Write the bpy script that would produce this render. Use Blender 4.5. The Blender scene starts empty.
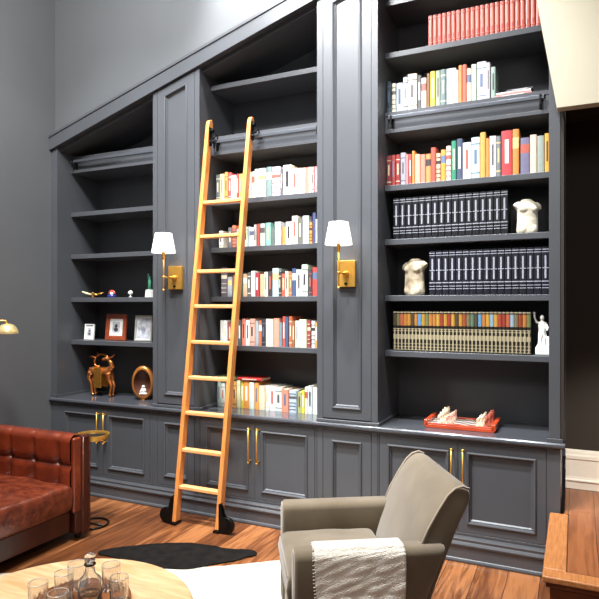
import bpy, bmesh, math, random
from mathutils import Vector, Matrix
random.seed(7)
C = bpy.context.scene.collection
PI = math.pi
# ------------------------------------------------------------ camera model
F = 590.0; CX = 299.5; HY = 305.0; YAW = math.radians(25.03); H = 1.55; D = 3.645
S_, C_ = math.sin(YAW), math.cos(YAW)
def ray(px, py):
    a = (px-CX)/F; b = (HY-py)/F
    return (C_*a-S_, S_*a+C_, b)
def on_y(px, py, y=0.0):
    r = ray(px, py); t = (y+D)/r[1]; return r[0]*t, H+r[2]*t
def on_z(px, py, z=0.0):
    r = ray(px, py); t = (z-H)/r[2]; return r[0]*t, r[1]*t-D

# ------------------------------------------------------------ materials
def lin(c):
    return tuple(((v/255)/12.92 if v/255 <= .04045 else ((v/255+.055)/1.055)**2.4) for v in c)+(1,)
def mat(name, col, rough=.5, metal=0., var=.0, scale=6., bump=0., bscale=40., spec=.5, coat=0., sheen=0., trans=0., emit=None, estr=0., sub=0., stretch=(1,1,1), col2=None):
    m = bpy.data.materials.new(name); m.use_nodes = True
    nt = m.node_tree; b = nt.nodes['Principled BSDF']
    b.inputs['Base Color'].default_value = lin(col)
    b.inputs['Roughness'].default_value = rough
    b.inputs['Metallic'].default_value = metal
    b.inputs['Specular IOR Level'].default_value = spec
    b.inputs['Coat Weight'].default_value = coat
    b.inputs['Sheen Weight'].default_value = sheen
    b.inputs['Transmission Weight'].default_value = trans
    if sub: b.inputs['Subsurface Weight'].default_value = sub
    if emit:
        b.inputs['Emission Color'].default_value = lin(emit); b.inputs['Emission Strength'].default_value = estr
    tc = nt.nodes.new('ShaderNodeTexCoord'); mp = nt.nodes.new('ShaderNodeMapping')
    mp.inputs['Scale'].default_value = stretch
    nt.links.new(tc.outputs['Object'], mp.inputs['Vector'])
    if var or col2:
        n = nt.nodes.new('ShaderNodeTexNoise'); n.inputs['Scale'].default_value = scale; n.inputs['Detail'].default_value = 4
        nt.links.new(mp.outputs['Vector'], n.inputs['Vector'])
        r = nt.nodes.new('ShaderNodeValToRGB')
        a = lin(col)
        if col2: lo, hi = lin(col), lin(col2)
        else: lo = tuple(v*(1-var) for v in a[:3])+(1,); hi = tuple(min(1, v*(1+var)) for v in a[:3])+(1,)
        r.color_ramp.elements[0].color = lo; r.color_ramp.elements[1].color = hi
        r.color_ramp.elements[0].position = .3; r.color_ramp.elements[1].position = .7
        nt.links.new(n.outputs['Fac'], r.inputs['Fac']); nt.links.new(r.outputs['Color'], b.inputs['Base Color'])
    if bump:
        n2 = nt.nodes.new('ShaderNodeTexNoise'); n2.inputs['Scale'].default_value = bscale; n2.inputs['Detail'].default_value = 3
        nt.links.new(mp.outputs['Vector'], n2.inputs['Vector'])
        bp = nt.nodes.new('ShaderNodeBump'); bp.inputs['Strength'].default_value = bump; bp.inputs['Distance'].default_value = .01
        nt.links.new(n2.outputs['Fac'], bp.inputs['Height']); nt.links.new(bp.outputs['Normal'], b.inputs['Normal'])
    return m

def plank_mat(name, cA, cB, cC, pw, pl, rot, rough=.35, gap=(50,25,12)):
    m = bpy.data.materials.new(name); m.use_nodes = True
    nt = m.node_tree; b = nt.nodes['Principled BSDF']; L = nt.links.new
    tc = nt.nodes.new('ShaderNodeTexCoord'); mp = nt.nodes.new('ShaderNodeMapping'); mp.inputs['Rotation'].default_value = (0,0,rot)
    L(tc.outputs['Object'], mp.inputs['Vector'])
    wn = nt.nodes.new('ShaderNodeTexNoise'); wn.inputs['Scale'].default_value = 2.2; L(mp.outputs['Vector'], wn.inputs['Vector'])
    mx = nt.nodes.new('ShaderNodeMix'); mx.data_type = 'VECTOR'; mx.inputs[0].default_value = .012
    L(mp.outputs['Vector'], mx.inputs[4]); L(wn.outputs['Color'], mx.inputs[5])
    br = nt.nodes.new('ShaderNodeTexBrick'); br.inputs['Scale'].default_value = 1; br.inputs['Brick Width'].default_value = pl
    br.inputs['Row Height'].default_value = pw; br.inputs['Mortar Size'].default_value = .0022; br.inputs['Mortar Smooth'].default_value = .3
    br.inputs['Color1'].default_value = (0,0,0,1); br.inputs['Color2'].default_value = (1,1,1,1); br.inputs['Mortar'].default_value = (.5,.5,.5,1)
    br.offset = .37
    L(mx.outputs[1], br.inputs['Vector'])
    mp2 = nt.nodes.new('ShaderNodeMapping'); mp2.inputs['Scale'].default_value = (1.2, 14, 14); L(mp.outputs['Vector'], mp2.inputs['Vector'])
    n = nt.nodes.new('ShaderNodeTexNoise'); n.inputs['Scale'].default_value = 2.5; n.inputs['Detail'].default_value = 6; n.inputs['Distortion'].default_value = .8
    L(mp2.outputs['Vector'], n.inputs['Vector'])
    n3 = nt.nodes.new('ShaderNodeTexNoise'); n3.inputs['Scale'].default_value = 1.6; n3.inputs['Detail'].default_value = 3
    L(mp.outputs['Vector'], n3.inputs['Vector'])
    ad = nt.nodes.new('ShaderNodeMath'); ad.operation = 'MULTIPLY_ADD'; L(br.outputs['Color'], ad.inputs[0]); ad.inputs[1].default_value = .42
    L(n.outputs['Fac'], ad.inputs[2])
    ad2 = nt.nodes.new('ShaderNodeMath'); ad2.operation = 'MULTIPLY_ADD'; L(n3.outputs['Fac'], ad2.inputs[0]); ad2.inputs[1].default_value = .5
    L(ad.outputs[0], ad2.inputs[2])
    r = nt.nodes.new('ShaderNodeValToRGB'); e = r.color_ramp.elements
    e[0].position = .5; e[0].color = lin(cA); e[1].position = 1.25 if False else 1.0; e[1].color = lin(cC)
    k = e.new(.78); k.color = lin(cB)
    mu = nt.nodes.new('ShaderNodeMath'); mu.operation = 'MULTIPLY'; mu.inputs[1].default_value = .85; L(ad2.outputs[0], mu.inputs[0])
    L(mu.outputs[0], r.inputs['Fac'])
    mc = nt.nodes.new('ShaderNodeMix'); mc.data_type = 'RGBA'; L(br.outputs['Fac'], mc.inputs[0]); L(r.outputs['Color'], mc.inputs[6]); mc.inputs[7].default_value = lin(gap)
    L(mc.outputs[2], b.inputs['Base Color']); b.inputs['Roughness'].default_value = rough
    bp = nt.nodes.new('ShaderNodeBump'); bp.inputs['Strength'].default_value = .25; bp.inputs['Distance'].default_value = .004; bp.invert = False
    iv = nt.nodes.new('ShaderNodeMath'); iv.operation = 'SUBTRACT'; iv.inputs[0].default_value = 1; L(br.outputs['Fac'], iv.inputs[1])
    L(iv.outputs[0], bp.inputs['Height']); L(bp.outputs['Normal'], b.inputs['Normal'])
    return m

PAINT = mat('slate_paint', (78,80,84), rough=.34, var=.05, scale=3, bump=.03, bscale=120)
WALLP = mat('wall_paint', (96,98,100), rough=.55, var=.04, scale=2, bump=.04, bscale=90)
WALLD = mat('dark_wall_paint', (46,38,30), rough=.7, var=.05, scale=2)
CREAMW = mat('cream_wall', (188,180,158), rough=.7, var=.02, scale=2)
WHITEP = mat('white_trim_paint', (238,228,212), rough=.35)
FLOOR = plank_mat('plank_floor', (60,33,17), (106,60,31), (158,102,60), .17, 1.9, PI/2)
LANDW = plank_mat('landing_planks', (84,42,20), (124,70,38), (152,92,54), .13, 1.2, PI/2, rough=.3)
OAK = mat('nosing_oak', (162,98,52), col2=(196,132,78), rough=.35, scale=9, stretch=(12,1,12))
RISER = mat('riser_wood', (96,48,22), col2=(128,68,34), rough=.45, scale=9, stretch=(1,12,12))
LADW = mat('ladder_wood', (204,122,56), col2=(226,150,82), rough=.38, scale=8, stretch=(10,10,1.0), bump=.02)
RUNGW = mat('rung_wood', (226,158,94), col2=(238,180,120), rough=.38, scale=8, stretch=(1,10,10))
BRASS = mat('brass', (236,182,86), rough=.34, metal=.75, var=.06)
BRASS2 = mat('aged_brass', (196,148,76), rough=.3, metal=1., var=.08)
COPPER = mat('copper_bronze', (206,124,66), rough=.30, metal=.75, var=.22, scale=30, bump=.15, bscale=80)
BLACKI = mat('black_iron', (22,21,20), rough=.38, metal=.6, bump=.1, bscale=80)
STEEL = mat('painted_rail_metal', (120,124,132), rough=.25, metal=.7)
SHADE = mat('lamp_linen', (250,246,238), rough=.8, emit=(255,248,236), estr=1.1)
LAMPSH = mat('pale_brass', (236,214,150), rough=.3, metal=.75, emit=(255,225,160), estr=.25)
LEATHER = mat('cognac_leather', (84,28,12), col2=(128,50,24), rough=.33, scale=7, bump=.22, bscale=40, coat=.35)
LEATHS = mat('worn_leather', (70,24,11), col2=(122,54,30), rough=.34, scale=18, bump=.5, bscale=38, coat=.3)
LEATHD = mat('dark_leather', (52,20,12), col2=(72,30,17), rough=.36, scale=6, bump=.12, bscale=60)
VELVET = mat('taupe_velvet', (102,90,72), col2=(124,111,92), rough=.85, scale=5, sheen=.4, bump=.1, bscale=200, spec=.2)
PIPING = mat('taupe_piping', (150,136,116), rough=.75, sheen=.5)
THROW = mat('cream_knit', (226,216,198), col2=(244,238,226), rough=.9, scale=22, bump=.7, bscale=150, sheen=.3, stretch=(1,4,1))
DARKWOOD = mat('dark_leg_wood', (44,26,16), rough=.4)
HIDEW = mat('white_hide', (184,174,158), col2=(208,200,186), rough=.95, scale=10, bump=.4, bscale=160, sheen=.3)
HIDEB = mat('black_hide', (10,9,8), col2=(26,22,20), rough=.9, spec=.15, scale=14, bump=.4, bscale=160)
TABLEW = mat('pale_table_wood', (206,158,108), col2=(236,200,156), rough=.3, scale=4, stretch=(1.5,9,1), bump=.03)
TRAYW = mat('tray_wood', (112,62,30), col2=(150,92,50), rough=.35, scale=8)
GLASS = mat('clear_glass', (250,252,252), rough=.02, trans=.96)
WATER = mat('amber_liquor', (240,205,150), rough=.02, trans=1.)
STONE = mat('pale_stone', (206,196,172), col2=(232,224,204), rough=.7, scale=25, bump=.25, bscale=50)
STONEB = mat('weathered_stone', (110,92,66), col2=(226,212,184), rough=.75, scale=14, bump=.3, bscale=50)
PLASTER = mat('white_plaster', (240,238,232), rough=.55)
PAPER = mat('book_pages', (226,214,190), rough=.85, var=.06, scale=60, stretch=(1,1,.2))
REDWOOD = mat('red_lacquer_wood', (176,58,28), col2=(200,78,40), rough=.25, scale=9, coat=.4)
FRAMEW = mat('mahogany_frame', (130,58,34), col2=(156,74,44), rough=.3, scale=12)
SILVER = mat('silver_frame', (196,194,188), rough=.35, metal=.5)
MATW = mat('white_card', (236,236,232), rough=.7)
PHOTO = mat('grey_photo', (150,155,162), col2=(214,216,220), rough=.4, scale=26)
PHOTOD = mat('dark_photo', (70,66,66), rough=.4)
DARKGL = mat('dark_table_glass', (30,28,26), rough=.12, coat=.5)
BLACKB = mat('chess_black', (46,40,38), rough=.3)

# ------------------------------------------------------------ helpers
def mw(o):
    m = Matrix.Translation(o.location) @ o.rotation_euler.to_matrix().to_4x4()
    return (mw(o.parent) @ m) if o.parent else m
def finish(name, bm, m, parent=None, bevel=0., seg=2, smooth=False, local=False):
    bmesh.ops.recalc_face_normals(bm, faces=bm.faces)
    me = bpy.data.meshes.new(name); bm.to_mesh(me); bm.free()
    o = bpy.data.objects.new(name, me); C.objects.link(o)
    for x in (m if isinstance(m, (list, tuple)) else [m]): me.materials.append(x)
    if parent:
        o.parent = parent
        if not local: me.transform(mw(parent).inverted())
    if smooth:
        for p in me.polygons: p.use_smooth = True
    if bevel:
        b = o.modifiers.new('bevel', 'BEVEL'); b.width = bevel; b.segments = seg; b.limit_method = 'ANGLE'; b.angle_limit = .6
        for p in me.polygons: p.use_smooth = True
        b.harden_normals = True
    return o
def tag(o, label=None, cat=None, group=None, kind=None):
    if label: o['label'] = label
    if cat: o['category'] = cat
    if group: o['group'] = group
    if kind: o['kind'] = kind
    return o
def thing(name, label, cat, loc=(0,0,0), rz=0., group=None):
    o = bpy.data.objects.new(name, None); C.objects.link(o); o.empty_display_size = .1
    o.location = loc; o.rotation_euler = (0,0,rz)
    return tag(o, label, cat, group)
def struct(name, bm, m, bevel=0., label=None):
    o = finish(name, bm, m, bevel=bevel); o['kind'] = 'structure'
    if label: o['label'] = label
    return o
def B(*boxes):
    bm = bmesh.new()
    for b in boxes: box(bm, *b)
    return bm
def box(bm, x0, x1, y0, y1, z0, z1, mi=0):
    v = [bm.verts.new(p) for p in ((x0,y0,z0),(x1,y0,z0),(x1,y1,z0),(x0,y1,z0),(x0,y0,z1),(x1,y0,z1),(x1,y1,z1),(x0,y1,z1))]
    for f in ((0,3,2,1),(4,5,6,7),(0,1,5,4),(1,2,6,5),(2,3,7,6),(3,0,4,7)):
        q = bm.faces.new([v[i] for i in f]); q.material_index = mi
def prism(bm, pts, y0, y1, axis='y', mi=0):
    """polygon pts extruded along an axis; pts are the other two coordinates"""
    def P(a, b, t): return (a, t, b) if axis == 'y' else ((t, a, b) if axis == 'x' else (a, b, t))
    A = [bm.verts.new(P(a, b, y0)) for a, b in pts]; Bv = [bm.verts.new(P(a, b, y1)) for a, b in pts]
    n = len(pts)
    f = bm.faces.new(A); f.material_index = mi
    f = bm.faces.new(Bv[::-1]); f.material_index = mi
    for i in range(n):
        f = bm.faces.new((A[i], A[(i+1)%n], Bv[(i+1)%n], Bv[i])); f.material_index = mi
def rings(bm, loops, cap0=True, cap1=True, mi=0, closed=False):
    vs = [[bm.verts.new(p) for p in l] for l in loops]; n = len(loops[0])
    m = len(vs)
    for i in range(m if closed else m-1):
        a = vs[i]; b = vs[(i+1)%m]
        for j in range(n):
            f = bm.faces.new((a[j], a[(j+1)%n], b[(j+1)%n], b[j])); f.material_index = mi
    if not closed:
        if cap0: bm.faces.new(vs[0][::-1]).material_index = mi
        if cap1: bm.faces.new(vs[-1]).material_index = mi
def lathe(bm, cx, cy, prof, n=24, z0=0., mi=0):
    prof = [(max(r, .0004), z) for r, z in prof]
    rings(bm, [[(cx+r*math.cos(2*PI*k/n), cy+r*math.sin(2*PI*k/n), z0+z) for k in range(n)] for r, z in prof], mi=mi)
def loft(bm, secs, n=20, mi=0):
    rings(bm, [[(cx+rx*math.cos(2*PI*k/n), cy+ry*math.sin(2*PI*k/n), z) for k in range(n)] for z, cx, cy, rx, ry in secs], mi=mi)
def tube(bm, pts, r, n=10, mi=0, closed=False):
    pts = [Vector(p) for p in pts]; N = len(pts)
    rr = r if isinstance(r, (list, tuple)) else [r]*N
    loops = []; up = Vector((0,0,1))
    prev = None
    for i, p in enumerate(pts):
        if closed: t = (pts[(i+1)%N]-pts[i-1]).normalized()
        else: t = (pts[min(i+1, N-1)]-pts[max(i-1, 0)]).normalized()
        a = prev if prev is not None else (up if abs(t.z) < .9 else Vector((1,0,0)))
        s = (a - t*a.dot(t)).normalized(); prev = s
        q = t.cross(s)
        loops.append([tuple(p + rr[i]*(s*math.cos(2*PI*k/n)+q*math.sin(2*PI*k/n))) for k in range(n)])
    rings(bm, loops, mi=mi, closed=closed)
def sphere(bm, c, r, n=12, sc=(1,1,1), mi=0):
    m = Matrix.Translation(c) @ Matrix.Diagonal((r*sc[0], r*sc[1], r*sc[2], 1))
    res = bmesh.ops.create_uvsphere(bm, u_segments=n, v_segments=max(6, n//2+2), radius=1, matrix=m)
    for v in res['verts']:
        for f in v.link_faces: f.material_index = mi
def remesh(o, size, smooth_it=4):
    r = o.modifiers.new('remesh', 'REMESH'); r.mode = 'VOXEL'; r.voxel_size = size; r.use_smooth_shade = True
    s = o.modifiers.new('smooth', 'SMOOTH'); s.iterations = smooth_it; s.factor = .5

# ------------------------------------------------------------ room shell
def rake(x): return 2.857+.302*(x+4.03)          # underside line of the raking trim
struct('floor', B((-4.2, 3.2, -5.2, 3.0, -.1, 0)), FLOOR)
struct('wall_left', B((-4.18, -4.03, -5.2, .62, 0, 5.0)), WALLP)
bm = bmesh.new()
prism(bm, [(-4.03, 2.97), (-.10, rake(-.10)+.1), (-.10, 5.0), (-4.03, 5.0)], .045, .62)
struct('wall_back', bm, WALLP)
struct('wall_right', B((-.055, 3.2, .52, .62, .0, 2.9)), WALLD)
struct('ceiling', B((-4.18, 3.2, -5.2, .62, 5.0, 5.1)), mat('ceiling_white', (225,225,222), rough=.8))
bm = bmesh.new(); prism(bm, [(-.09, 2.635), (3.2, 2.635), (3.2, 5.0), (-.49, 5.0)], -.10, -.025)
struct('wall_header', bm, CREAMW, bevel=.003)
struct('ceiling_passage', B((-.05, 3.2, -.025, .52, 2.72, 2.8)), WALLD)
bm = bmesh.new()
prism(bm, [(.52,.381),(.496,.381),(.496,.425),(.488,.432),(.488,.44),(.498,.446),(.502,.46),(.502,.565),(.494,.572),(.494,.59),(.503,.60),(.506,.615),(.512,.625),(.52,.628)], -.055, 3.2, axis='x')
struct('baseboard_right', bm, WHITEP)
# raking trim over the bookcase
bm = bmesh.new()
x0, x1 = -4.03, -.10
prism(bm, [(x0, rake(x0)), (x1, rake(x1)), (x1, rake(x1)+.125), (x0, rake(x0)+.125)], -.022, .10)
prism(bm, [(x0, rake(x0)+.105), (x1, rake(x1)+.105), (x1, rake(x1)+.13), (x0, rake(x0)+.13)], -.03, .10)
struct('trim_1', bm, PAINT, bevel=.003)

# ------------------------------------------------------------ raised landing on the right
ld = thing('stair_landing', 'raised wooden landing at the right edge, with a pale oak nosing border', 'landing', (.5,-.4,0))
finish('riser', B((-.10, 1.3, -.855, -.82, 0, .349), (-.10, -.065, -.82, -.02, 0, .349), (-.05, 1.3, -.02, .49, 0, .349)), RISER, ld)
bm = B((-.13, 1.3, -.89, -.80, .350, .380), (-.13, -.033, -.7995, -.02, .350, .380))
finish('nosing', bm, OAK, ld, bevel=.008)
finish('tread', B((-.0325, 1.3, -.7995, -.02, .350, .3795)), LANDW, ld, bevel=.001)
finish('floor_boards', B((-.054, 1.3, -.0195, .495, .350, .379)), LANDW, ld, bevel=.001)
finish('fascia_mould', B((-.115, 1.3, -.872, -.855, .325, .350), (-.115, -.10, -.855, -.02, .325, .350)), RISER, ld, bevel=.004)

# ------------------------------------------------------------ built-in bookcase: lower part
def panel_door(bm, x0, x1, z0, z1, yf, th=.02, st=.065, zr=None):
    """framed door front with a moulded recessed panel; zr = top height on the right when raked"""
    zr = z1 if zr is None else zr
    sl = (zr-z1)/(x1-x0)
    def loop(i, y):
        return [(x0+i, y, z0+i), (x1-i, y, z0+i), (x1-i, y, zr-i-sl*i), (x0+i, y, z1-i+sl*i)]
    pr = [(0, yf+th), (0, yf), (st, yf), (st+.001, yf-.007), (st+.007, yf-.010), (st+.013, yf-.007), (st+.016, yf+.004), (st+.021, yf+.004), (st+.028, yf+.013)]
    rings(bm, [loop(i, y) for i, y in pr])
def handle(parent, x, z0=.44, z1=.68):
    bm = bmesh.new()
    tube(bm, [(x,-.037,z0), (x,-.037,z1)], .0052, n=10)
    for z in (z0, z1): sphere(bm, (x,-.037,z), .0078, n=10)
    for z in (z0+.01, z1-.01): tube(bm, [(x,.002,z), (x,-.037,z)], .0055, n=8)
    finish('handle', bm, BRASS, parent, smooth=True)
ZT = .77
UNITS = [(-4.03, -2.952, -3.955, 'left'), (-2.518, -1.574, -2.518, 'middle'), (-1.146, -.075, -1.146, 'right')]
DOORS = [(-3.925, -2.98), (-2.51, -1.59), (-1.135, -.15)]
BLAB = ['double door slate base cabinet in the left corner beside the leather sofa',
        'double door slate base cabinet behind the foot of the wooden ladder',
        'double door slate base cabinet under the chess board, behind the armchair']
for (x0, x1, _, nm), (a, b), lb in zip(UNITS, DOORS, BLAB):
    t = thing('base_cabinet', lb, 'cabinet', ((x0+x1)/2, .25, 0), group='double door base cabinets')
    c = (a+b)/2
    # carcass with face frame
    finish('carcass', B((x0, x1, .022, .50, .0, .734), (x0, a-.003, .0, .022, .16, .734), (b+.003, x1, .0, .022, .16, .734),
                        (a-.003, b+.003, .0, .022, .720, .734), (a-.003, b+.003, .0, .022, .16, .176)), PAINT, t, bevel=.002)
    for k, (p, q) in enumerate(((a, c-.0015), (c+.0015, b))):
        bm = bmesh.new(); panel_door(bm, p, q, .179, .717, .0, th=.0215, st=.052)
        d = finish('door', bm, PAINT, t)
        handle(d, c-.034 if k == 0 else c+.034)
PIERS = [(-2.95, -2.52, 'between the left corner and the ladder'), (-1.572, -1.148, 'between the ladder and the armchair')]
for (x0, x1, w) in PIERS:
    t = thing('base_pier', 'narrow fixed slate base panel '+w+', under the wall sconce', 'cabinet', ((x0+x1)/2, .25, 0), group='narrow base piers')
    a, b = x0+.045, x1-.045
    finish('carcass', B((x0, x1, .022, .50, .0, .734), (x0, a-.003, .0, .022, .16, .734), (b+.003, x1, .0, .022, .16, .734),
                        (a-.003, b+.003, .0, .022, .720, .734), (a-.003, b+.003, .0, .022, .16, .176)), PAINT, t, bevel=.002)
    bm = bmesh.new(); panel_door(bm, a, b, .179, .717, .0, th=.0215, st=.062)
    finish('panel', bm, PAINT, t)
bm = bmesh.new()
prism(bm, [(.021,0),(-.020,0),(-.022,.012),(-.018,.022),(-.012,.026),(-.012,.094),(-.020,.100),(-.022,.110),(-.016,.120),(-.012,.126),(-.014,.140),(-.008,.150),(-.004,.158),(.021,.158)], -4.029, -.062, axis='x')
struct('baseboard_front', bm, PAINT)
bm = bmesh.new()
prism(bm, [(.50,.7355),(-.012,.7355),(-.022,.741),(-.026,.750),(-.024,.762),(-.016,.770),(.50,.770)], -4.029, -.052, axis='x')
wt = finish('worktop', bm, mat('gloss_slate_paint', (72,74,79), rough=.14, var=.04, scale=3), None)
tag(wt, 'long glossy slate worktop running over all the base cabinets', 'worktop')

# ------------------------------------------------------------ upper bookcases
YS = .15
BAYS = [(-3.958, -2.951, 'left'), (-2.519, -1.573, 'middle'), (-1.146, -.135, 'right')]
SH = {'left': [1.247,1.613,1.985,2.349], 'middle': [1.247,1.613,1.985,2.343,3.222], 'right': [1.247,1.613,1.985,2.343,3.222,3.57]}
ULAB = {'left': 'left slate bookcase bay under the low end of the raking trim, holding ornaments and frames',
        'middle': 'middle slate bookcase bay full of mixed books behind the wooden ladder',
        'right': 'right slate bookcase bay with encyclopedia sets and stone torsos, nearest the landing'}
struct('side_shade_slab', B((-.0745, -.056, .004, .52, ZT+.001, 2.72)), WALLD)  # dark slab added over the bookcase's right side, standing in for its shade
for (x0, x1, nm) in BAYS:
    t = thing('bookcase', ULAB[nm], 'bookcase', ((x0+x1)/2, .3, ZT+.0005), group='built-in bookcase bays')
    bm = bmesh.new(); prism(bm, [(x0, ZT+.0005), (x1, ZT+.0005), (x1, rake(x1)-.002), (x0, rake(x0)-.002)], .485, .50)
    finish('back_panel', bm, PAINT, t)
    bm = bmesh.new(); prism(bm, [(x0, rake(x0)-.03), (x1, rake(x1)-.03), (x1, rake(x1)-.002), (x0, rake(x0)-.002)], .03, .485)
    finish('top_panel', bm, PAINT, t)
    if nm == 'left':
        bm = bmesh.new(); prism(bm, [(-4.029, ZT+.0005), (x0-.0005, ZT+.0005), (x0-.0005, rake(x0)-.002), (-4.029, rake(-4.029)-.002)], 0, .50)
        box(bm, -4.029, x0+.006, -.008, .0, ZT+.0005, ZT+.028); box(bm, x0-.0005, x0+.010, -.008, .485, ZT+.0005, ZT+.022)
        finish('side_panel', bm, PAINT, t)
    if nm == 'right':
        bm = bmesh.new(); prism(bm, [(x1+.0005, ZT+.0005), (-.075, ZT+.0005), (-.075, rake(-.1)), (x1+.0005, rake(-.1))], 0, .50)
        box(bm, x1-.012, -.062, -.012, .0, ZT+.0005, ZT+.022)
        finish('side_panel', bm, PAINT, t, bevel=.002)
    for z in SH[nm]:
        finish('shelf', B((x0+.001, x1-.001, YS, .4845, z-.038, z)), PAINT, t, bevel=.003)
    # deep boxed shelf that carries the ladder rail
    finish('rail_shelf', B((x0+.001, x1-.001, YS, .4845, 2.801, 2.828), (x0+.001, x1-.001, YS+.022, .4845, 2.712, 2.801), (x0+.001, x1-.001, YS, .4845, 2.688, 2.712),
                           (x0+.001, x0+.022, YS+.004, YS+.022, 2.712, 2.801), (x1-.022, x1-.001, YS+.004, YS+.022, 2.712, 2.801)), PAINT, t, bevel=.002)
    r = thing('ladder_rail', {'left': 'slim metal ladder rail across the empty left bay', 'middle': 'slim metal ladder rail the wooden ladder hooks onto',
                              'right': 'slim metal ladder rail below the pale books of the right bay'}[nm], 'rail', ((x0+x1)/2, .12, 2.76), group='ladder rails')
    finish('bar', B((x0+.03, x1-.03, .118, .126, 2.770, 2.794)), STEEL, r, bevel=.003)
    for xx in (x0+.05, x1-.05):
        finish('bracket', B((xx-.007, xx+.007, .126, .1715, 2.775, 2.79), (xx-.006, xx+.006, .113, .118, 2.735, 2.797), (xx-.008, xx+.008, .160, .1715, 2.725, 2.799)), BLACKI, r, bevel=.002)

for i, (x0, x1, w) in enumerate(PIERS):
    t = thing('pilaster', ['tall slate panelled pilaster between left and middle bays, top cut by the raking trim',
                           'tall slate panelled pilaster between middle and right bays, behind the right sconce'][i], 'pilaster', ((x0+x1)/2, .25, ZT), group='panelled pilasters')
    zb = ZT+.0005
    bm = bmesh.new(); prism(bm, [(x0, zb), (x1, zb), (x1, rake(x1)-.002), (x0, rake(x0)-.002)], .0225, .499)
    a, b = x0+.045, x1-.045
    prism(bm, [(x0, zb), (a-.003, zb), (a-.003, rake(a-.003)-.002), (x0, rake(x0)-.002)], 0, .0225)
    prism(bm, [(b+.003, zb), (x1, zb), (x1, rake(x1)-.002), (b+.003, rake(b+.003)-.002)], 0, .0225)
    finish('body', bm, PAINT, t)
    bm = bmesh.new(); panel_door(bm, a, b, .80, rake(a)-.006, .0, th=.022, st=.064, zr=rake(b)-.006)
    finish('panel', bm, PAINT, t)
    bm = B((x0-.001, x1+.012, -.012, -.0005, zb, ZT+.022), (x1+.0005, x1+.012, -.0005, .484, zb, ZT+.022))
    if i == 0: bm2 = None
    finish('base_moulding', bm, PAINT, t, bevel=.004)

# ------------------------------------------------------------ sconces
def sconce(xc, label, outlet):
    t = thing('wall_sconce', label, 'wall lamp', (xc, 0, 1.755), group='brass wall sconces')
    yb = -.0005 + .013; xp = xc
    finish('back_plate', B((xp-.062, xp+.062, -.013, yb, 1.668, 1.842)), BRASS, t, bevel=.003)
    bm = bmesh.new()
    lathe(bm, 0, 0, [(.02,0),(.02,.012),(.011,.02),(.009,.05),(.006,.052)], n=16)
    bmesh.ops.rotate(bm, verts=bm.verts, cent=(0,0,0), matrix=Matrix.Rotation(PI/2, 3, 'X'))
    bmesh.ops.translate(bm, verts=bm.verts, vec=(xc, -.013, 1.755))
    tube(bm, [(xc,-.05,1.755), (xc,-.145,1.755)], .0055, n=10)
    sphere(bm, (xc,-.145,1.755), .011)
    finish('arm', bm, BRASS, t, smooth=True)
    bm = bmesh.new(); tube(bm, [(xc,-.145,1.665), (xc,-.145,1.90)], .0052, n=10); sphere(bm, (xc,-.145,1.66), .009)
    lathe(bm, xc, -.145, [(.006,0),(.012,.003),(.012,.05),(.014,.055),(.014,.06)], n=14, z0=1.89)
    finish('rod', bm, BRASS, t, smooth=True)
    bm = bmesh.new(); lathe(bm, 0, 0, [(.009,0),(.009,.01),(.004,.012)], n=12)
    bmesh.ops.rotate(bm, verts=bm.verts, cent=(0,0,0), matrix=Matrix.Rotation(PI/2, 3, 'X')); bmesh.ops.translate(bm, verts=bm.verts, vec=(xc, -.013, 1.69))
    finish('switch', bm, BLACKI, t, smooth=True)
    bm = bmesh.new(); n = 36
    pr = [(.088,1.933),(.085,1.95),(.076,2.0),(.067,2.045),(.061,2.075),(.059,2.075),(.074,2.0),(.083,1.95),(.086,1.933)]
    rings(bm, [[(xc+r*math.cos(2*PI*k/n), -.145+r*math.sin(2*PI*k/n), z) for k in range(n)] for r, z in pr], closed=True)
    finish('lamp_shade', bm, SHADE, t, smooth=True)
    return t
sconce(-2.735, 'brass wall sconce with white shade left of the ladder top', 0)
sconce(-1.36, 'brass wall sconce with white shade right of the ladder, nearer the torsos', 1)

# ------------------------------------------------------------ library ladder
XL = lambda z: -2.580+.0315*z
XR = lambda z: -2.222+.031*z
YF = lambda z: -.255+.100*z
t = thing('library_ladder', 'tall leaning golden wood library ladder with rungs and black iron wheels', 'ladder', (-2.38, -.2, 0))
def stile(X, ztop):
    bm = bmesh.new(); zs = [.02, ztop-.05, ztop-.018, ztop-.004, ztop]; ins = [0,0,.006,.016,.026]
    loops = []
    for z, i in zip(zs, ins):
        x = X(z); y = YF(z)
        loops.append([(x, y+i, z), (x+.031, y+i, z), (x+.031, y+.056-i, z), (x, y+.056-i, z)])
    rings(bm, loops); return bm
for X, zt in ((XL, 2.93), (XR, 2.905)):
    finish('stile', stile(X, zt), LADW, t, bevel=.007, seg=3)
for k, py in enumerate([203,237,272,307,343,379,415,453,491]):
    z = [2.297,2.045,1.789,1.536,1.278,1.024,.774,.514,.256][k]+.004
    y = YF(z)
    finish('rung', B((XL(z)+.0315, XR(z)-.0005, y+.002, y+.054, z-.013, z+.013)), RUNGW, t, bevel=.006, seg=3)
for X in (XL, XR):      # hooks gripping the rail
    bm = bmesh.new(); x = X(2.8)+.0315
    box(bm, x, x+.006, YF(2.8)+.010, YF(2.8)+.046, 2.735, 2.87)
    tube(bm, [(x+.014,.085,2.80), (x+.014,.098,2.822), (x+.014,.118,2.832), (x+.014,.131,2.818), (x+.014,.131,2.800)], .0055, n=8)
    tube(bm, [(x+.003,.05,2.78), (x+.016,.085,2.80)], .008, n=8)
    tube(bm, [(x+.002,.06,2.845), (x+.022,.06,2.845)], .017, n=14)
    tube(bm, [(x+.002,.045,2.76), (x+.020,.045,2.76)], .014, n=14)
    finish('rail_hook', bm, BLACKI, t, smooth=False, bevel=.001)
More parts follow.
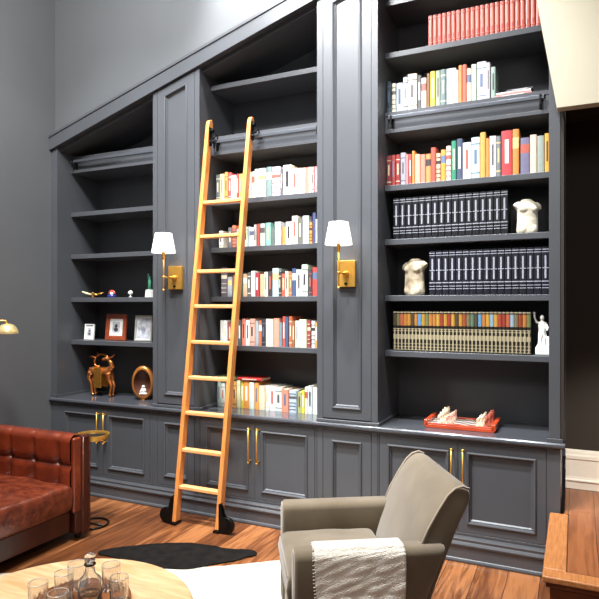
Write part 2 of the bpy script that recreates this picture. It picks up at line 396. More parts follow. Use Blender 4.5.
for s, X in ((-1, XL), (1, XR)):    # wheels roll along the bookcase, outside each stile
    x = X(.05)-.002 if s < 0 else X(.05)+.033
    yc = -.235; wx = x+s*.054; r = .056
    bm = bmesh.new(); tube(bm, [(wx,yc-.014,r+.001), (wx,yc+.014,r+.001)], r, n=32)
    finish('wheel', bm, BLACKI, t, bevel=.005)
    bm = bmesh.new()
    for yy_ in (yc-.020, yc+.017):
        prism(bm, [(x,.004),(x+s*.030,.004),(x+s*.066,.030),(x+s*.076,.056),(x+s*.066,.084),(x+s*.026,.125),(x+s*.012,.18),(x,.19)], yy_, yy_+.004)
    tube(bm, [(wx,yc-.025,r+.001), (wx,yc+.025,r+.001)], .010, n=12)
    a, b = sorted((x, x+s*.005)); box(bm, a, b, yc-.022, yc+.022, .004, .20)
    a, b = sorted((x, x-s*.040)); box(bm, a, b, yc-.030, yc+.040, .002, .018)
    finish('wheel_bracket', bm, BLACKI, t)

# ------------------------------------------------------------ books
_cache = {}
def bmat(c, r=.5):
    k = (c, r)
    if k not in _cache: _cache[k] = mat('book_cloth', c, rough=r, var=.07, scale=30)
    return _cache[k]
def book_bm(w, h, d, bands, strip=None, hubs=(), mi_strip=1, sw=.34):
    """bands: [(z0,z1,mi)] over the spine, fractions of the height; strip: central lettering faces"""
    bm = bmesh.new(); t = .0028; r = min(.006, w*.28)
    hw = w/2
    box(bm, -hw, -hw+t, .006, d, 0, h); box(bm, hw-t, hw, .006, d, 0, h)
    box(bm, -hw+t, hw-t, .0065, d-.004, .003, h-.003, 2)
    xs = [-1,-.78,-sw,sw,.78,1]
    zs = sorted(set([0,1]+[q for b_ in bands for q in b_[:2]]+([strip[0], strip[1]] if strip else [])))
    def sy(x): return .006-r*math.sqrt(max(0, 1-x*x*.96))
    cols = [[bm.verts.new((x*hw, sy(x), z*h)) for x in xs] for z in zs]
    for i in range(len(zs)-1):
        zc = (zs[i]+zs[i+1])/2; mi = 0
        for b0, b1, m_ in bands:
            if b0 <= zc <= b1: mi = m_
        for j in range(5):
            f = bm.faces.new((cols[i][j], cols[i][j+1], cols[i+1][j+1], cols[i+1][j]))
            f.material_index = mi_strip if (strip and strip[0] <= zc <= strip[1] and j == 2) else mi
    for row in (cols[0], cols[-1]):
        z = row[0].co.z
        e1 = bm.verts.new((hw, .0065, z)); e0 = bm.verts.new((-hw, .0065, z))
        bm.faces.new(row+[e1, e0])
    for hz in hubs:
        box(bm, -hw*.9, hw*.9, sy(0)-.0012, .004, hz*h-.0022, hz*h+.0022, 1)
    return bm
def put_book(xc, y, z, w, h, d, cov, acc, style, label, group, lean=0., flat=False, rz=0.):
    bands, strip, hubs = [], None, ()
    if style == 'plain': strip = (.28,.80)
    elif style == 'bands': bands = [(.12,.15,1),(.82,.85,1)]; strip = (.35,.7)
    elif style == 'none': pass
    elif style == 'label': bands = [(.58,.82,1)]
    elif style == 'two': bands = [(.0,.22,1),(.9,1,1)]; strip = (.45,.8)
    elif style == 'hub': bands = [(.62,.74,1)]; hubs = (.15,.3,.45,.85)
    elif style == 'top': bands = [(.7,1,1)]
    bm = book_bm(w, h, d, bands, strip, hubs)
    o = finish('book', bm, [bmat(cov), bmat(acc, .4), PAPER])
    o.location = (xc, y, z); o.rotation_euler = (0, lean, rz)
    if flat: o.rotation_euler = (0, PI/2, rz)
    return tag(o, label, 'book', group)

COL = {'dark green':(38,66,58),'green':(36,124,92),'cream':(226,214,184),'pale blue':(170,192,202),'white':(232,232,228),'black':(34,32,34),
 'beige':(214,186,160),'yellow':(206,186,46),'grey-green':(138,150,140),'slate':(96,106,122),'lavender':(196,200,214),'orange':(216,128,52),
 'red-orange':(214,100,70),'pale green':(186,206,190),'grey':(150,152,152),'red':(184,54,50),'dark red':(140,34,38),'peach':(232,168,130),'navy':(44,56,92),
 'brown':(120,72,44),'pink':(214,124,116),'teal':(90,140,146),'amber':(226,158,56),'dark grey':(74,76,78),'rust':(190,88,48),'light grey':(196,200,200), 'olive':(150,150,80),'coral':(220,110,92)}
ORD = ['first','second','third','fourth','fifth','sixth','seventh','eighth','ninth','tenth','eleventh','twelfth','thirteenth','fourteenth','fifteenth','sixteenth','seventeenth','eighteenth','nineteenth','twentieth',
       'twenty-first','twenty-second','twenty-third','twenty-fourth','twenty-fifth','twenty-sixth','twenty-seventh','twenty-eighth','twenty-ninth','thirtieth','thirty-first','thirty-second','thirty-third','thirty-fourth','thirty-fifth']
STY = ['plain','bands','plain','plain','plain','hub','none','bands','label','none']
ACC = [(240,232,214),(90,84,84),(214,186,126),(236,236,236),(176,92,80),(96,110,136)]
def shelf_row(items, z, ox, sc, place, group, y=.175, xlim=(-9,9), soft=150):
    """items: (crop x0, crop x1, height m, colour); the crop scale turns them into metres along the shelf"""
    prev = None
    for i, it in enumerate(items):
        a, b, h, cn = it[:4]
        xa = on_y(ox+a/sc, 300, y)[0]; xb = on_y(ox+b/sc, 300, y)[0]
        xa = max(xa, xlim[0]+.002); xb = min(xb, xlim[1]-.002)
        if prev is not None: xa = max(xa, prev+.0006)
        w = xb-xa-.0006
        if w < .007: w = .007
        prev = xa+w
        cov = COL[cn]; rnd = random.Random(int(z*1000)+i*17)
        cov = tuple(max(0, min(255, int(v*.86+soft*.14+rnd.uniform(-10,10)))) for v in cov)
        acc = rnd.choice(ACC)
        if sum(abs(p-q) for p, q in zip(acc, cov)) < 120: acc = (60,56,60) if sum(cov) > 380 else (214,200,170)
        size = 'thin' if w < .020 else ('thick' if w > .036 else '')
        tall = 'tall' if h > .24 else ('short' if h < .17 else '')
        lb = ' '.join(q for q in (tall, size, cn, 'book,', ORD[i], 'from the left', place) if q)
        d = min(.16+rnd.uniform(0,.04), .28)
        put_book((xa+xb)/2 if w == xb-xa-.0006 else xa+w/2, y+rnd.uniform(0,.012), z+.0005, w, h, d, cov, acc, rnd.choice(STY), lb, group)

R, M_, L_ = BAYS[2], BAYS[1], BAYS[0]
# right bay: mixed row above the rail
shelf_row([(43,54,.215,'dark green'),(55,66,.20,'cream'),(68,85,.195,'pale blue'),(86,97,.225,'white'),(98,122,.24,'cream'),(123,133,.225,'dark grey'),
 (134,147,.20,'beige'),(148,156,.225,'brown'),(157,170,.235,'yellow'),(171,183,.235,'grey-green'),(184,198,.235,'slate'),(199,224,.235,'lavender'),
 (225,230,.22,'white'),(231,240,.245,'orange'),(241,252,.245,'red-orange'),(253,264,.215,'cream'),(265,278,.235,'pale green'),(279,303,.245,'white'),(304,314,.23,'light grey'),(316,328,.20,'grey')],
 2.828, 370, 2.616, "above the right bay's rail", 'mixed books above the rail, right bay', xlim=(R[0],R[1]))
xa, xb = on_y(370+330/2.616, 300, .175)[0], on_y(370+425/2.616, 300, .175)[0]
def flat_book(xa, xb, y, z, th, d, cov, acc, label, group, rz=0.):
    # lying on its side, spine towards the room: length along x
    L = xb-xa
    bm = book_bm(th, L, d, [], (.2,.8))
    bmesh.ops.rotate(bm, verts=bm.verts, cent=(0,0,0), matrix=Matrix.Rotation(PI/2, 3, 'Y'))
    bmesh.ops.translate(bm, verts=bm.verts, vec=(-L/2, 0, th/2))
    o = finish('book', bm, [bmat(cov), bmat(acc), PAPER]); o.location = ((xa+xb)/2, y, z); o.rotation_euler = (0,0,rz)
    return tag(o, label, 'book', group)
flat_book(xa-.01, xb-.005, .18, 2.8285, .018, .22, (200,110,100), (236,226,220), 'pink book lying flat right of the pale row above the rail, lowest of its stack', 'flat stacked books, right bay')
flat_book(xa, xb-.01, .178, 2.847, .014, .21, (230,226,222), (200,120,110), 'white book lying flat between the pink and grey books above the rail', 'flat stacked books, right bay')
flat_book(xa+.06, xb, .182, 2.8615, .012, .2, (74,72,76), (190,190,196), 'dark grey book lying flat on top of the small stack above the rail', 'flat stacked books, right bay')
# right bay: colourful row
shelf_row([(42,54,.205,'dark red'),(55,66,.205,'dark red'),(67,78,.205,'dark red'),(79,92,.215,'grey'),(93,100,.20,'pink'),(101,108,.20,'red'),(109,116,.22,'orange'),
 (117,130,.195,'peach'),(131,144,.19,'coral'),(145,158,.19,'orange'),(159,172,.225,'red'),(173,184,.185,'peach'),(185,198,.205,'orange'),(199,211,.225,'cream'),(212,225,.255,'green'),
 (226,241,.265,'navy'),(242,264,.235,'light grey'),(265,287,.26,'pale green'),(288,302,.285,'amber'),(303,312,.245,'orange'),(313,329,.255,'white'),(330,342,.25,'slate'),
 (343,372,.28,'red'),(373,390,.28,'orange'),(393,418,.225,'slate'),(419,436,.235,'cream'),(437,456,.225,'grey'),(457,474,.235,'amber')],
 2.343, 370, 2.616, "in the right bay's colourful row", 'colourful books in the right bay', xlim=(R[0],R[1]))

# middle bay rows
S = 4.608
shelf_row([(70,88,.205,'dark grey'),(90,110,.205,'peach'),(112,126,.215,'orange'),(127,141,.21,'red'),(142,165,.185,'cream'),(166,176,.195,'dark red'),(177,198,.19,'amber'),
 (199,216,.20,'cream'),(217,234,.20,'peach'),(236,249,.20,'cream'),(250,267,.215,'pale blue'),(268,299,.215,'white'),(302,328,.22,'slate'),(330,366,.215,'white'),(368,376,.20,'dark grey'),(378,419,.22,'white'),
 (420,448,.19,'peach'),(450,470,.185,'white'),(471,485,.185,'peach'),(486,498,.185,'coral'),(499,512,.185,'cream'),(513,524,.185,'grey'),(525,541,.185,'pink')],
 2.343, 200, S, 'under the middle bay\'s rail', 'books under the ladder rail', xlim=(M_[0],M_[1]-.003), soft=230)
shelf_row([(85,104,.13,'cream'),(128,145,.15,'dark grey'),(146,163,.165,'rust'),(165,178,.14,'grey'),(179,200,.15,'dark red'),(201,218,.15,'cream'),(219,226,.15,'pale blue'),(227,246,.14,'white'),(247,258,.16,'pale green'),(260,275,.165,'dark red'),
 (276,297,.165,'pale green'),(298,322,.17,'teal'),(323,340,.125,'dark grey'),(343,372,.17,'pale blue'),(375,393,.13,'orange'),(394,421,.165,'white'),(422,448,.205,'cream'),(450,470,.185,'dark grey'),
 (472,500,.20,'pale blue'),(502,515,.15,'orange'),(516,530,.22,'navy'),(531,541,.17,'white')],
 1.985, 200, S, 'level with the sconce shades', 'books level with the sconce shades', xlim=(M_[0],M_[1]-.003), soft=230)
S = 3.523
shelf_row([(72,92,.22,'dark grey'),(94,110,.15,'grey'),(112,125,.16,'brown'),(126,138,.17,'cream'),(139,150,.18,'dark green'),(151,164,.17,'peach'),(165,177,.18,'dark grey'),(178,192,.19,'white'),(193,207,.175,'dark red'),(208,222,.165,'peach'),(223,236,.18,'cream'),(237,252,.185,'black'),(253,274,.205,'pale blue'),
 (275,283,.175,'black'),(284,298,.165,'red'),(299,310,.18,'cream'),(311,320,.175,'rust'),(321,335,.20,'navy'),(336,356,.19,'light grey'),(357,378,.225,'pale green'),(379,392,.19,'black'),(393,412,.205,'red')],
 1.613, 200, S, 'level with the sconce plates', 'books level with the sconce plates', xlim=(M_[0],M_[1]-.003), soft=230)
shelf_row([(68,80,.185,'pale green'),(82,94,.185,'white'),(95,108,.17,'dark red'),(109,120,.18,'grey'),(121,131,.19,'cream'),(132,144,.185,'dark grey'),(145,158,.20,'coral'),(159,172,.19,'white'),(173,190,.20,'peach'),(191,203,.185,'grey'),(204,215,.19,'rust'),(216,229,.20,'black'),(230,255,.20,'cream'),(256,276,.205,'pink'),
 (277,288,.175,'slate'),(289,299,.22,'red'),(300,310,.215,'navy'),(311,321,.22,'rust'),(322,332,.19,'brown'),(333,346,.19,'cream'),(347,372,.20,'cream'),(376,388,.195,'dark red'),(390,402,.19,'white'),(403,412,.18,'orange')],
 1.247, 200, S, "on the lowest shelf of the middle bay", 'books on the lowest middle shelf', xlim=(M_[0],M_[1]-.003), soft=230)
shelf_row([(58,70,.19,'grey'),(71,85,.18,'light grey'),(86,98,.18,'dark grey'),(99,112,.19,'cream'),(113,127,.20,'amber'),(128,140,.21,'cream'),(141,150,.21,'yellow'),(151,171,.21,'orange'),(172,188,.20,'white'),(189,204,.20,'amber'),(205,226,.18,'cream'),(228,240,.18,'white'),(241,262,.18,'white'),(263,285,.175,'light grey'),
 (287,310,.165,'coral'),(312,338,.16,'pale blue'),(340,354,.15,'olive'),(355,366,.165,'yellow'),(367,377,.19,'cream'),(378,394,.20,'light grey'),(395,412,.19,'white')],
 ZT, 200, S, 'on the worktop behind the ladder', 'books standing on the worktop', y=.20, xlim=(M_[0],M_[1]-.003), soft=230)
xa = on_y(237, 400, .2)[0]
flat_book(xa-.0, xa+.21, .20, .9815, .022, .15, (168,36,30), (220,210,190), 'red book lying flat across the tops of the worktop books', 'books standing on the worktop')
flat_book(xa-.235, xa-.02, .20, .9815, .020, .15, (120,130,84), (220,210,190), 'green book lying flat across the worktop books behind the right ladder stile', 'books standing on the worktop')

# matching sets
def set_row(n, px0, px1, y, z, h, d, cov, acc, label, group, kind, xlim=(-9,9), pals=None):
    xa = on_y(px0, 300, y)[0]; xb = on_y(px1, 300, y)[0]; p = (xb-xa)/n
    first = {}
    for i in range(n):
        if kind == 'enc': args = dict(bands=[(.27,.29,1),(.89,.905,1)], strip=(.34,.82), hubs=(.14,.20,.56,.95))
        elif kind == 'red': args = dict(bands=[], strip=(.30,.86), hubs=(.12,.92))
        else: args = dict(bands=[(.66,.94,3),(.0,.05,1),(.12,.14,1),(.2,.22,1),(.28,.42,1),(.5,.52,1),(.56,.58,1),(.96,.985,1)], strip=(.05,.56), hubs=())
        key = pals[i % len(pals)] if pals else 0
        if key not in first:
            bm = book_bm(p-.0022, h, d, args['bands'], args['strip'], args['hubs'], sw=.24 if kind == 'enc' else .34)
            ms = [bmat(cov, .35), bmat(acc, .3), PAPER]+([bmat(key, .45)] if pals else [])
            o = finish('book', bm, ms); first[key] = o
        else:
            o = first[key].copy(); C.objects.link(o)
        o.location = (xa+(i+.5)*p, y, z+.0005)
        tag(o, label if not pals else label, 'book', group)
set_row(23, 428, 541, .172, 3.222, .20, .16, (178,80,68), (206,128,110), 'salmon red volume of the matching set on the top shelf of the right bay', 'salmon red set on the top shelf', 'red')
set_row(17, 393, 508, .172, 1.985, .272, .19, (22,22,27), (150,152,160), 'black leather volume with silver spine lettering, left of the upper stone torso', 'upper black encyclopedia set', 'enc')
set_row(17, 429, 549.3, .172, 1.613, .285, .19, (25,26,34), (156,158,170), 'black leather volume with silver spine lettering, right of the lower stone torso', 'lower black encyclopedia set', 'enc')
pal = [(70,60,40),(120,110,70),(196,136,44),(150,176,196),(150,56,34),(160,70,40),(110,120,70),(190,140,50),(96,150,196),(90,120,96),(176,70,44),(190,96,60),(200,150,56),(140,170,190),(170,60,40),(190,120,50)]
PN = ['dark brown','khaki','golden','pale blue','dark red','rust','moss green','mustard','sky blue','sage green','brick red','terracotta','ochre','grey blue','crimson','amber']
xa = on_y(393, 300, .172)[0]; xb = on_y(531, 300, .172)[0]; n = 36; p = (xb-xa)/n
rr = random.Random(3); seq = [rr.randrange(16) for _ in range(n)]; seq[0] = 0; seq[1] = 1; firstb = {}
for i, k in enumerate(seq):
    if k not in firstb:
        bm = book_bm(p-.001, .262, .17, [(.64,.93,3),(.03,.05,1),(.10,.12,1),(.18,.20,1),(.30,.42,1),(.50,.52,1),(.55,.57,1),(.96,.985,1)], (.05,.56), ())
        firstb[k] = o = finish('book', bm, [bmat((30,26,22), .35), bmat((158,148,120), .35), PAPER, bmat(tuple(int(q*.8+8) for q in pal[k]), .45)])
    else: o = firstb[k].copy(); C.objects.link(o)
    o.location = (xa+(i+.5)*p, .172, 1.2475)
    tag(o, 'slim black and gold volume with %s panel, %s from left in its row' % (PN[k], ORD[i] if i < 35 else 'last'), 'book', 'slim black and gold set')

# ------------------------------------------------------------ stone torsos and statue
def torso(name, x, y, z, s, flip, label):
    bm = bmesh.new(); f = flip
    loft(bm, [(0,.0,0,.064,.046),(.02,0,0,.069,.048),(.05,.002*f,0,.069,.048),(.085,.003*f,0,.067,.046),(.11,.003*f,0,.067,.044),(.14,.002*f,-.002,.066,.044),(.17,0,-.004,.072,.046),(.19,-.002*f,-.002,.074,.043),(.205,-.003*f,0,.068,.038),(.214,-.003*f,.002,.046,.032),(.230,-.003*f,.002,.030,.026)], n=24)
    tube(bm, [(-f*.05,0,.192), (-f*.070,-.002,.186), (-f*.082,-.002,.178)], [.028,.024,.019], n=12)
    tube(bm, [(f*.05,0,.19), (f*.070,-.002,.176), (f*.074,-.002,.158)], [.028,.024,.020], n=12)
    for sx in (-1, 1):
        sphere(bm, (sx*.028,-.034,.162), .030, sc=(1,.6,.8))
        sphere(bm, (sx*.030,-.022,.030), .036, sc=(.9,.8,1.1))
    sphere(bm, (0,-.028,.09), .030, sc=(1,.5,1.4))
    for v in bm.verts:
        if v.co.z > .0: v.co.z = max(v.co.z, .0)
    o = finish(name, bm, STONEB if f < 0 else STONE); remesh(o, .0045, 3)
    for v in o.data.vertices: v.co *= s
    o.location = (x, y, z); o.rotation_euler = (0,0,.35*f)
    return tag(o, label, 'statue', 'stone torsos')
x = on_y(527, 220, .25)[0]; torso('torso_sculpture', x+.0, .25, 1.988, .93, 1, 'pale stone headless torso right of the upper black encyclopedia set')
x = on_y(415, 280, .24)[0]; torso('torso_sculpture', x, .24, 1.616, 1.05, -1, 'weathered headless stone torso left of the lower black encyclopedia set')
x = on_y(542, 340, .22)[0]
bm = bmesh.new()
box(bm, -.040,.040,-.032,.032,0,.045); box(bm, -.034,.034,-.027,.027,.043,.056)
loft(bm, [(.05,0,0,.030,.024),(.08,0,0,.027,.021),(.12,-.002,0,.024,.019),(.15,-.003,0,.020,.016),(.175,-.003,0,.023,.016),(.195,-.003,0,.021,.013),(.202,-.003,0,.009,.008),(.212,-.003,0,.007,.007)], n=18)
sphere(bm, (-.003,-.001,.223), .0145, sc=(.9,1,1.15))
tube(bm, [(-.021,0,.19),(-.036,-.004,.196),(-.046,-.004,.222),(-.047,-.004,.244)], [.008,.007,.006,.006], n=8)
sphere(bm, (-.047,-.004,.25), .009)
tube(bm, [(.016,0,.19),(.028,-.006,.165),(.024,-.018,.145)], [.008,.0075,.006], n=8)
tube(bm, [(-.012,-.022,.05),(-.010,-.024,.1),(.006,-.020,.15)], .005, n=6); tube(bm, [(.012,-.022,.05),(.012,-.022,.1),(.0,-.018,.16)], .005, n=6)
box(bm, .020,.044,-.018,.006,.056,.11)
o = finish('statuette', bm, PLASTER); remesh(o, .003, 2); o.location = (x+.004, .22, 1.2495)
tag(o, 'white robed statuette with one arm raised, beside the black and gold set', 'statue')

# ------------------------------------------------------------ left bay ornaments
zz = 1.6135
def X_at(px, y): return on_y(px, 300, y)[0]
y = .24; x = X_at(93, y)
t = thing('plane_figurine', 'small gold and cream winged figurine at the shelf left end', 'figurine', (x, y, zz))
bm = bmesh.new(); tube(bm, [(x-.05,y,zz+.022),(x-.02,y,zz+.026),(x+.03,y,zz+.026),(x+.055,y,zz+.022)], [.008,.015,.013,.004], n=12)
sphere(bm, (x,y,zz+.040), .012); tube(bm, [(x,y,zz+.001),(x,y,zz+.02)], [.02,.008], n=12)
finish('body', bm, BRASS2, t, smooth=True)
bm = bmesh.new(); tube(bm, [(x-.005,y-.01,zz+.026),(x-.05,y-.03,zz+.038),(x-.085,y-.04,zz+.052)], [.007,.010,.006], n=8)
finish('wing', bm, mat('cream_enamel', (232,220,170), rough=.35), t, smooth=True)
bm = bmesh.new(); tube(bm, [(x+.005,y+.01,zz+.026),(x+.05,y+.03,zz+.034),(x+.085,y+.04,zz+.044)], [.007,.009,.005], n=8)
finish('wing', bm, BRASS2, t, smooth=True)
x = X_at(112, y)
t = thing('domed_paperweight', 'small red topped blue glass paperweight, second ornament from the left', 'paperweight', (x, y, zz))
bm = bmesh.new(); lathe(bm, x, y, [(.036,0),(.040,.006),(.036,.022),(.03,.026)], z0=zz); finish('base', bm, mat('blue_glass', (48,52,120), rough=.2), t, smooth=True)
bm = bmesh.new(); tube(bm, [(x+.028*math.cos(q), y, zz+.03+.026*math.sin(q)) for q in [PI*j/10 for j in range(11)]], .010, n=8)
finish('arch', bm, mat('red_enamel', (206,80,66), rough=.3), t, smooth=True)
bm = bmesh.new(); sphere(bm, (x,y,zz+.032), .017); finish('core', bm, PLASTER, t, smooth=True)
x = X_at(130.5, y)
t = thing('ball_trophy', 'tiny white ball on a small stand, beside the green statuette', 'ornament', (x, y, zz))
bm = bmesh.new(); sphere(bm, (x,y,zz+.038), .020, n=16); finish('ball', bm, PLASTER, t, smooth=True)
bm = bmesh.new(); lathe(bm, x, y, [(.018,0),(.018,.005),(.007,.009),(.007,.016),(.012,.021)], z0=zz); finish('stand', bm, SILVER, t, smooth=True)
x = X_at(149.6, y)
t = thing('green_statuette', 'slender green statuette on a white base at the shelf right end', 'statuette', (x, y, zz))
bm = bmesh.new(); prism(bm, [(x-.030,zz),(x+.030,zz),(x+.020,zz+.062),(x-.020,zz+.062)], y-.025, y+.025); finish('base', bm, PLASTER, t, bevel=.002)
bm = bmesh.new(); loft(bm, [(zz+.0625,x,y,.018,.012),(zz+.10,x,y,.014,.011),(zz+.135,x,y,.015,.011),(zz+.15,x,y,.006,.006),(zz+.158,x,y,.008,.008),(zz+.17,x,y,.006,.006),(zz+.175,x,y,.002,.002)], n=14)
tube(bm, [(x-.010,y,zz+.14),(x-.016,y,zz+.165),(x-.014,y,zz+.195)], [.004,.0035,.003], n=6)
finish('figure', bm, mat('verdigris', (52,120,92), rough=.5, var=.15, scale=40), t, smooth=True)
# photo frames
def pframe(x, y, z, w, h, bw, mfr, lean, rz, label, inner, card=True):
    t = thing('photo_frame', label, 'picture frame', (x, y, z), rz)
    t.rotation_euler = (lean, 0, rz)
    def loop(i, yy): return [(-w/2+i, yy, i), (w/2-i, yy, i), (w/2-i, yy, h-i), (-w/2+i, yy, h-i)]
    bm = bmesh.new(); rings(bm, [loop(0,.014), loop(0,0), loop(.003,-.004), loop(bw*.7,-.003), loop(bw,.003), loop(bw,.010)], cap1=False)
    finish('frame', bm, mfr, t, local=True)
    finish('mount', B((-w/2+bw, w/2-bw, .006, .009, bw, h-bw)), MATW, t, local=True)
    pw = (w/2-bw)*(.55 if card else .95); ph = (h/2-bw)*(.6 if card else .95)
    finish('photograph', B((-pw, pw, .004, .006, h/2-ph, h/2+ph)), inner, t, local=True)
    bm = bmesh.new()
    if inner is PHOTO and card:
        sphere(bm, (0,.004,h/2+ph*.25), pw*.42, sc=(1,.08,1)); sphere(bm, (0,.004,h/2-ph*.5), pw*.62, sc=(1,.06,.7))
    else: sphere(bm, (0,.004,h/2-ph*.2), pw*.35, sc=(1,.06,1.3))
    finish('portrait', bm, PHOTOD if card else bmat((150,150,160)), t, local=True)
    bm = bmesh.new(); prism(bm, [(.014, h*.75), (.016, h*.75), (.014+h*.30, .002+ h*.30*math.sin(-lean)), (.010+h*.30, .002+h*.30*math.sin(-lean))], -.012, .012, axis='x')
    finish('easel_back', bm, DARKWOOD, t, local=True)
zf = 1.2495
pframe(X_at(88.5,.22), .22, zf, .10, .135, .010, MATW, -.10, .05, 'small white photo frame left of the brown framed portrait', PHOTO, True)
pframe(X_at(114.8,.24), .24, zf, .225, .225, .040, FRAMEW, -.10, -.02, 'square brown wooden photo frame holding a portrait', PHOTO, True)
pframe(X_at(142.5,.24), .24, zf, .165, .215, .018, SILVER, -.10, .10, 'silver photo frame right of the brown wooden frame', PHOTO, False)

# copper deer with arched antlers
x = X_at(101, .22); y = .22; zz = ZT+.001
t = thing('copper_animal', 'copper horned animal figurine with a saddle cloth, standing on the worktop', 'figurine', (x, y, zz))
bm = bmesh.new()
P = lambda a, b, c=0.: (x+a*1.32, y+c, zz+b)
tube(bm, [P(-.085,.205),P(-.06,.215),P(0,.205),P(.055,.215),P(.085,.225)], [.026,.036,.036,.038,.028], n=14)
tube(bm, [P(.07,.225),P(.098,.255,-.005),P(.092,.290,-.01),P(.075,.315,-.012)], [.032,.024,.018,.016], n=12)       # neck
tube(bm, [P(.085,.318,-.012),P(.06,.325,-.025),P(.035,.315,-.035)], [.019,.016,.010], n=12)                       # head, turned left
tube(bm, [P(.082,.33,0),P(.10,.35,.01),P(.112,.365,.012)], [.008,.008,.003], n=8)
tube(bm, [P(.085,.33,-.02),P(.105,.338,-.03),P(.118,.345,-.03)], [.007,.007,.003], n=8)
tube(bm, [P(-.07,.225),P(-.088,.235),P(-.102,.225)], [.014,.008,.010], n=8)                                        # tail
for sy in (-.018, .018):
    tube(bm, [P(-.072,.205,sy),P(-.088,.15,sy),P(-.070,.105,sy),P(-.060,.02,sy),P(-.052,.008,sy)], [.028,.019,.012,.010,.013], n=10)
    tube(bm, [P(.075,.20,sy),P(.082,.14,sy),P(.100,.09,sy),P(.086,.02,sy),P(.092,.008,sy)], [.026,.017,.011,.010,.013], n=10)
o = finish('body', bm, COPPER, t); remesh(o, .0045, 3)
bm = bmesh.new()
tube(bm, [P(.07,.325,-.01),P(.04,.352,0),P(-.005,.358,0),P(-.04,.335,0),P(-.055,.30,0),P(-.052,.265,0),P(-.03,.25,0),P(-.012,.253,0)], [.010,.009,.008,.008,.008,.008,.009,.006], n=10)
tube(bm, [P(-.045,.325),P(-.075,.335),P(-.10,.328)], [.007,.009,.004], n=8)
tube(bm, [P(-.02,.352),P(-.035,.372)], [.006,.003], n=8)
finish('antler', bm, COPPER, t, smooth=True)
bm = bmesh.new(); box(bm, x-.040,x+.042,y-.046,y-.038,zz+.075,zz+.215); box(bm, x-.040,x+.042,y-.046,y+.046,zz+.213,zz+.245); box(bm, x-.040,x+.042,y+.038,y+.046,zz+.075,zz+.215)
finish('saddle_cloth', bm, mat('gold_leaf', (214,150,66), rough=.35, metal=.9, var=.2, scale=50, bump=.3, bscale=90), t, bevel=.006)
# oval hollow ornament
x = X_at(143.5, .22)
t = thing('egg_ornament', 'hollow golden egg-shaped ornament with a white figure inside, right of the copper animal', 'ornament', (x, y, zz), .3)
bm = bmesh.new(); n = 28
def eggl(rx, rz, yy, cz=.136): return [(rx*1.12*math.cos(2*PI*k/n), yy, cz+1.12*rz*math.sin(2*PI*k/n)*(1.0 if math.sin(2*PI*k/n) > 0 else .92)) for k in range(n)]
rings(bm, [eggl(.066,.100,-.030), eggl(.078,.118,-.032), eggl(.086,.128,-.015), eggl(.084,.126,.02), eggl(.062,.10,.05), eggl(.03,.05,.062), eggl(.004,.006,.064)], cap0=False)
o = finish('shell', bm, mat('egg_gold', (206,132,66), rough=.3, metal=.65, var=.25, scale=14), t, smooth=True, local=True)
bm = bmesh.new(); rings(bm, [eggl(.066,.100,-.030), eggl(.060,.094,.0), eggl(.045,.07,.03), eggl(.004,.006,.042)], cap0=False)
finish('lining', bm, mat('egg_brown', (92,52,36), rough=.5, var=.2), t, smooth=True, local=True)
bm = bmesh.new(); sphere(bm, (0,-.002,.075), .024, sc=(1,.7,1)); sphere(bm, (.002,-.006,.105), .014); tube(bm, [(-.012,-.004,.08),(-.024,-.01,.062)], .007, n=8)
box(bm, -.030,.030,-.02,.012,.042,.055)
finish('figure', bm, PLASTER, t, smooth=True, local=True)
bm = bmesh.new(); lathe(bm, 0, 0, [(.036,0),(.030,.003),(.02,.006)]); finish('foot', bm, BRASS2, t, smooth=True, local=True)

# ------------------------------------------------------------ chess set
bx0, bx1, by0, by1 = -.875, -.435, .105, .375
zc = ZT+.001
t = thing('chess_board', 'red lacquered chess tray with raised end handles on the worktop', 'chess board', ((bx0+bx1)/2, (by0+by1)/2, zc))
finish('tray', B((bx0+.01, bx1-.01, by0, by1, zc, zc+.022), (bx0+.01, bx1-.01, by0, by0+.014, zc+.022, zc+.032), (bx0+.01, bx1-.01, by1-.014, by1, zc+.022, zc+.032)), REDWOOD, t, bevel=.002)
for a in (bx0, bx1-.03):
    finish('end_handle', B((a, a+.03, by0, by1, zc+.008, zc+.050)), REDWOOD, t, bevel=.006)
nx, ny = 8, 8; cw = (bx1-bx0-.06)/nx; ch = (by1-by0-.028)/ny
bm = bmesh.new()
for i in range(nx):
    for j in range(ny):
        a = bx0+.03+i*cw; b = by0+.014+j*ch
        box(bm, a, a+cw, b, b+ch, zc+.0222, zc+.0240, (i+j)%2)
finish('squares', bm, [mat('board_dark', (70,44,36), rough=.3), mat('board_light', (196,190,180), rough=.3)], t)
def piece(kind, m):
    bm = bmesh.new()
    pr = {'pawn': [(.0115,0),(.0115,.006),(.007,.012),(.005,.034),(.008,.038),(.004,.041)],
          'tall': [(.0115,0),(.0115,.008),(.007,.016),(.0055,.052),(.009,.057),(.006,.064),(.009,.078),(.004,.084)]}[kind]
    lathe(bm, 0, 0, pr, n=12)
    if kind == 'pawn': sphere(bm, (0,0,.047), .0085, n=10)
    else: sphere(bm, (0,0,.087), .006, n=8)
    return finish('chess_pawn' if kind == 'pawn' else 'chess_piece', bm, m, smooth=True)
IV = mat('ivory_piece', (240,220,186), rough=.35); PK = mat('rosewood_piece', (170,84,66), rough=.35)
PKL = mat('pink_piece', (232,176,156), rough=.35)
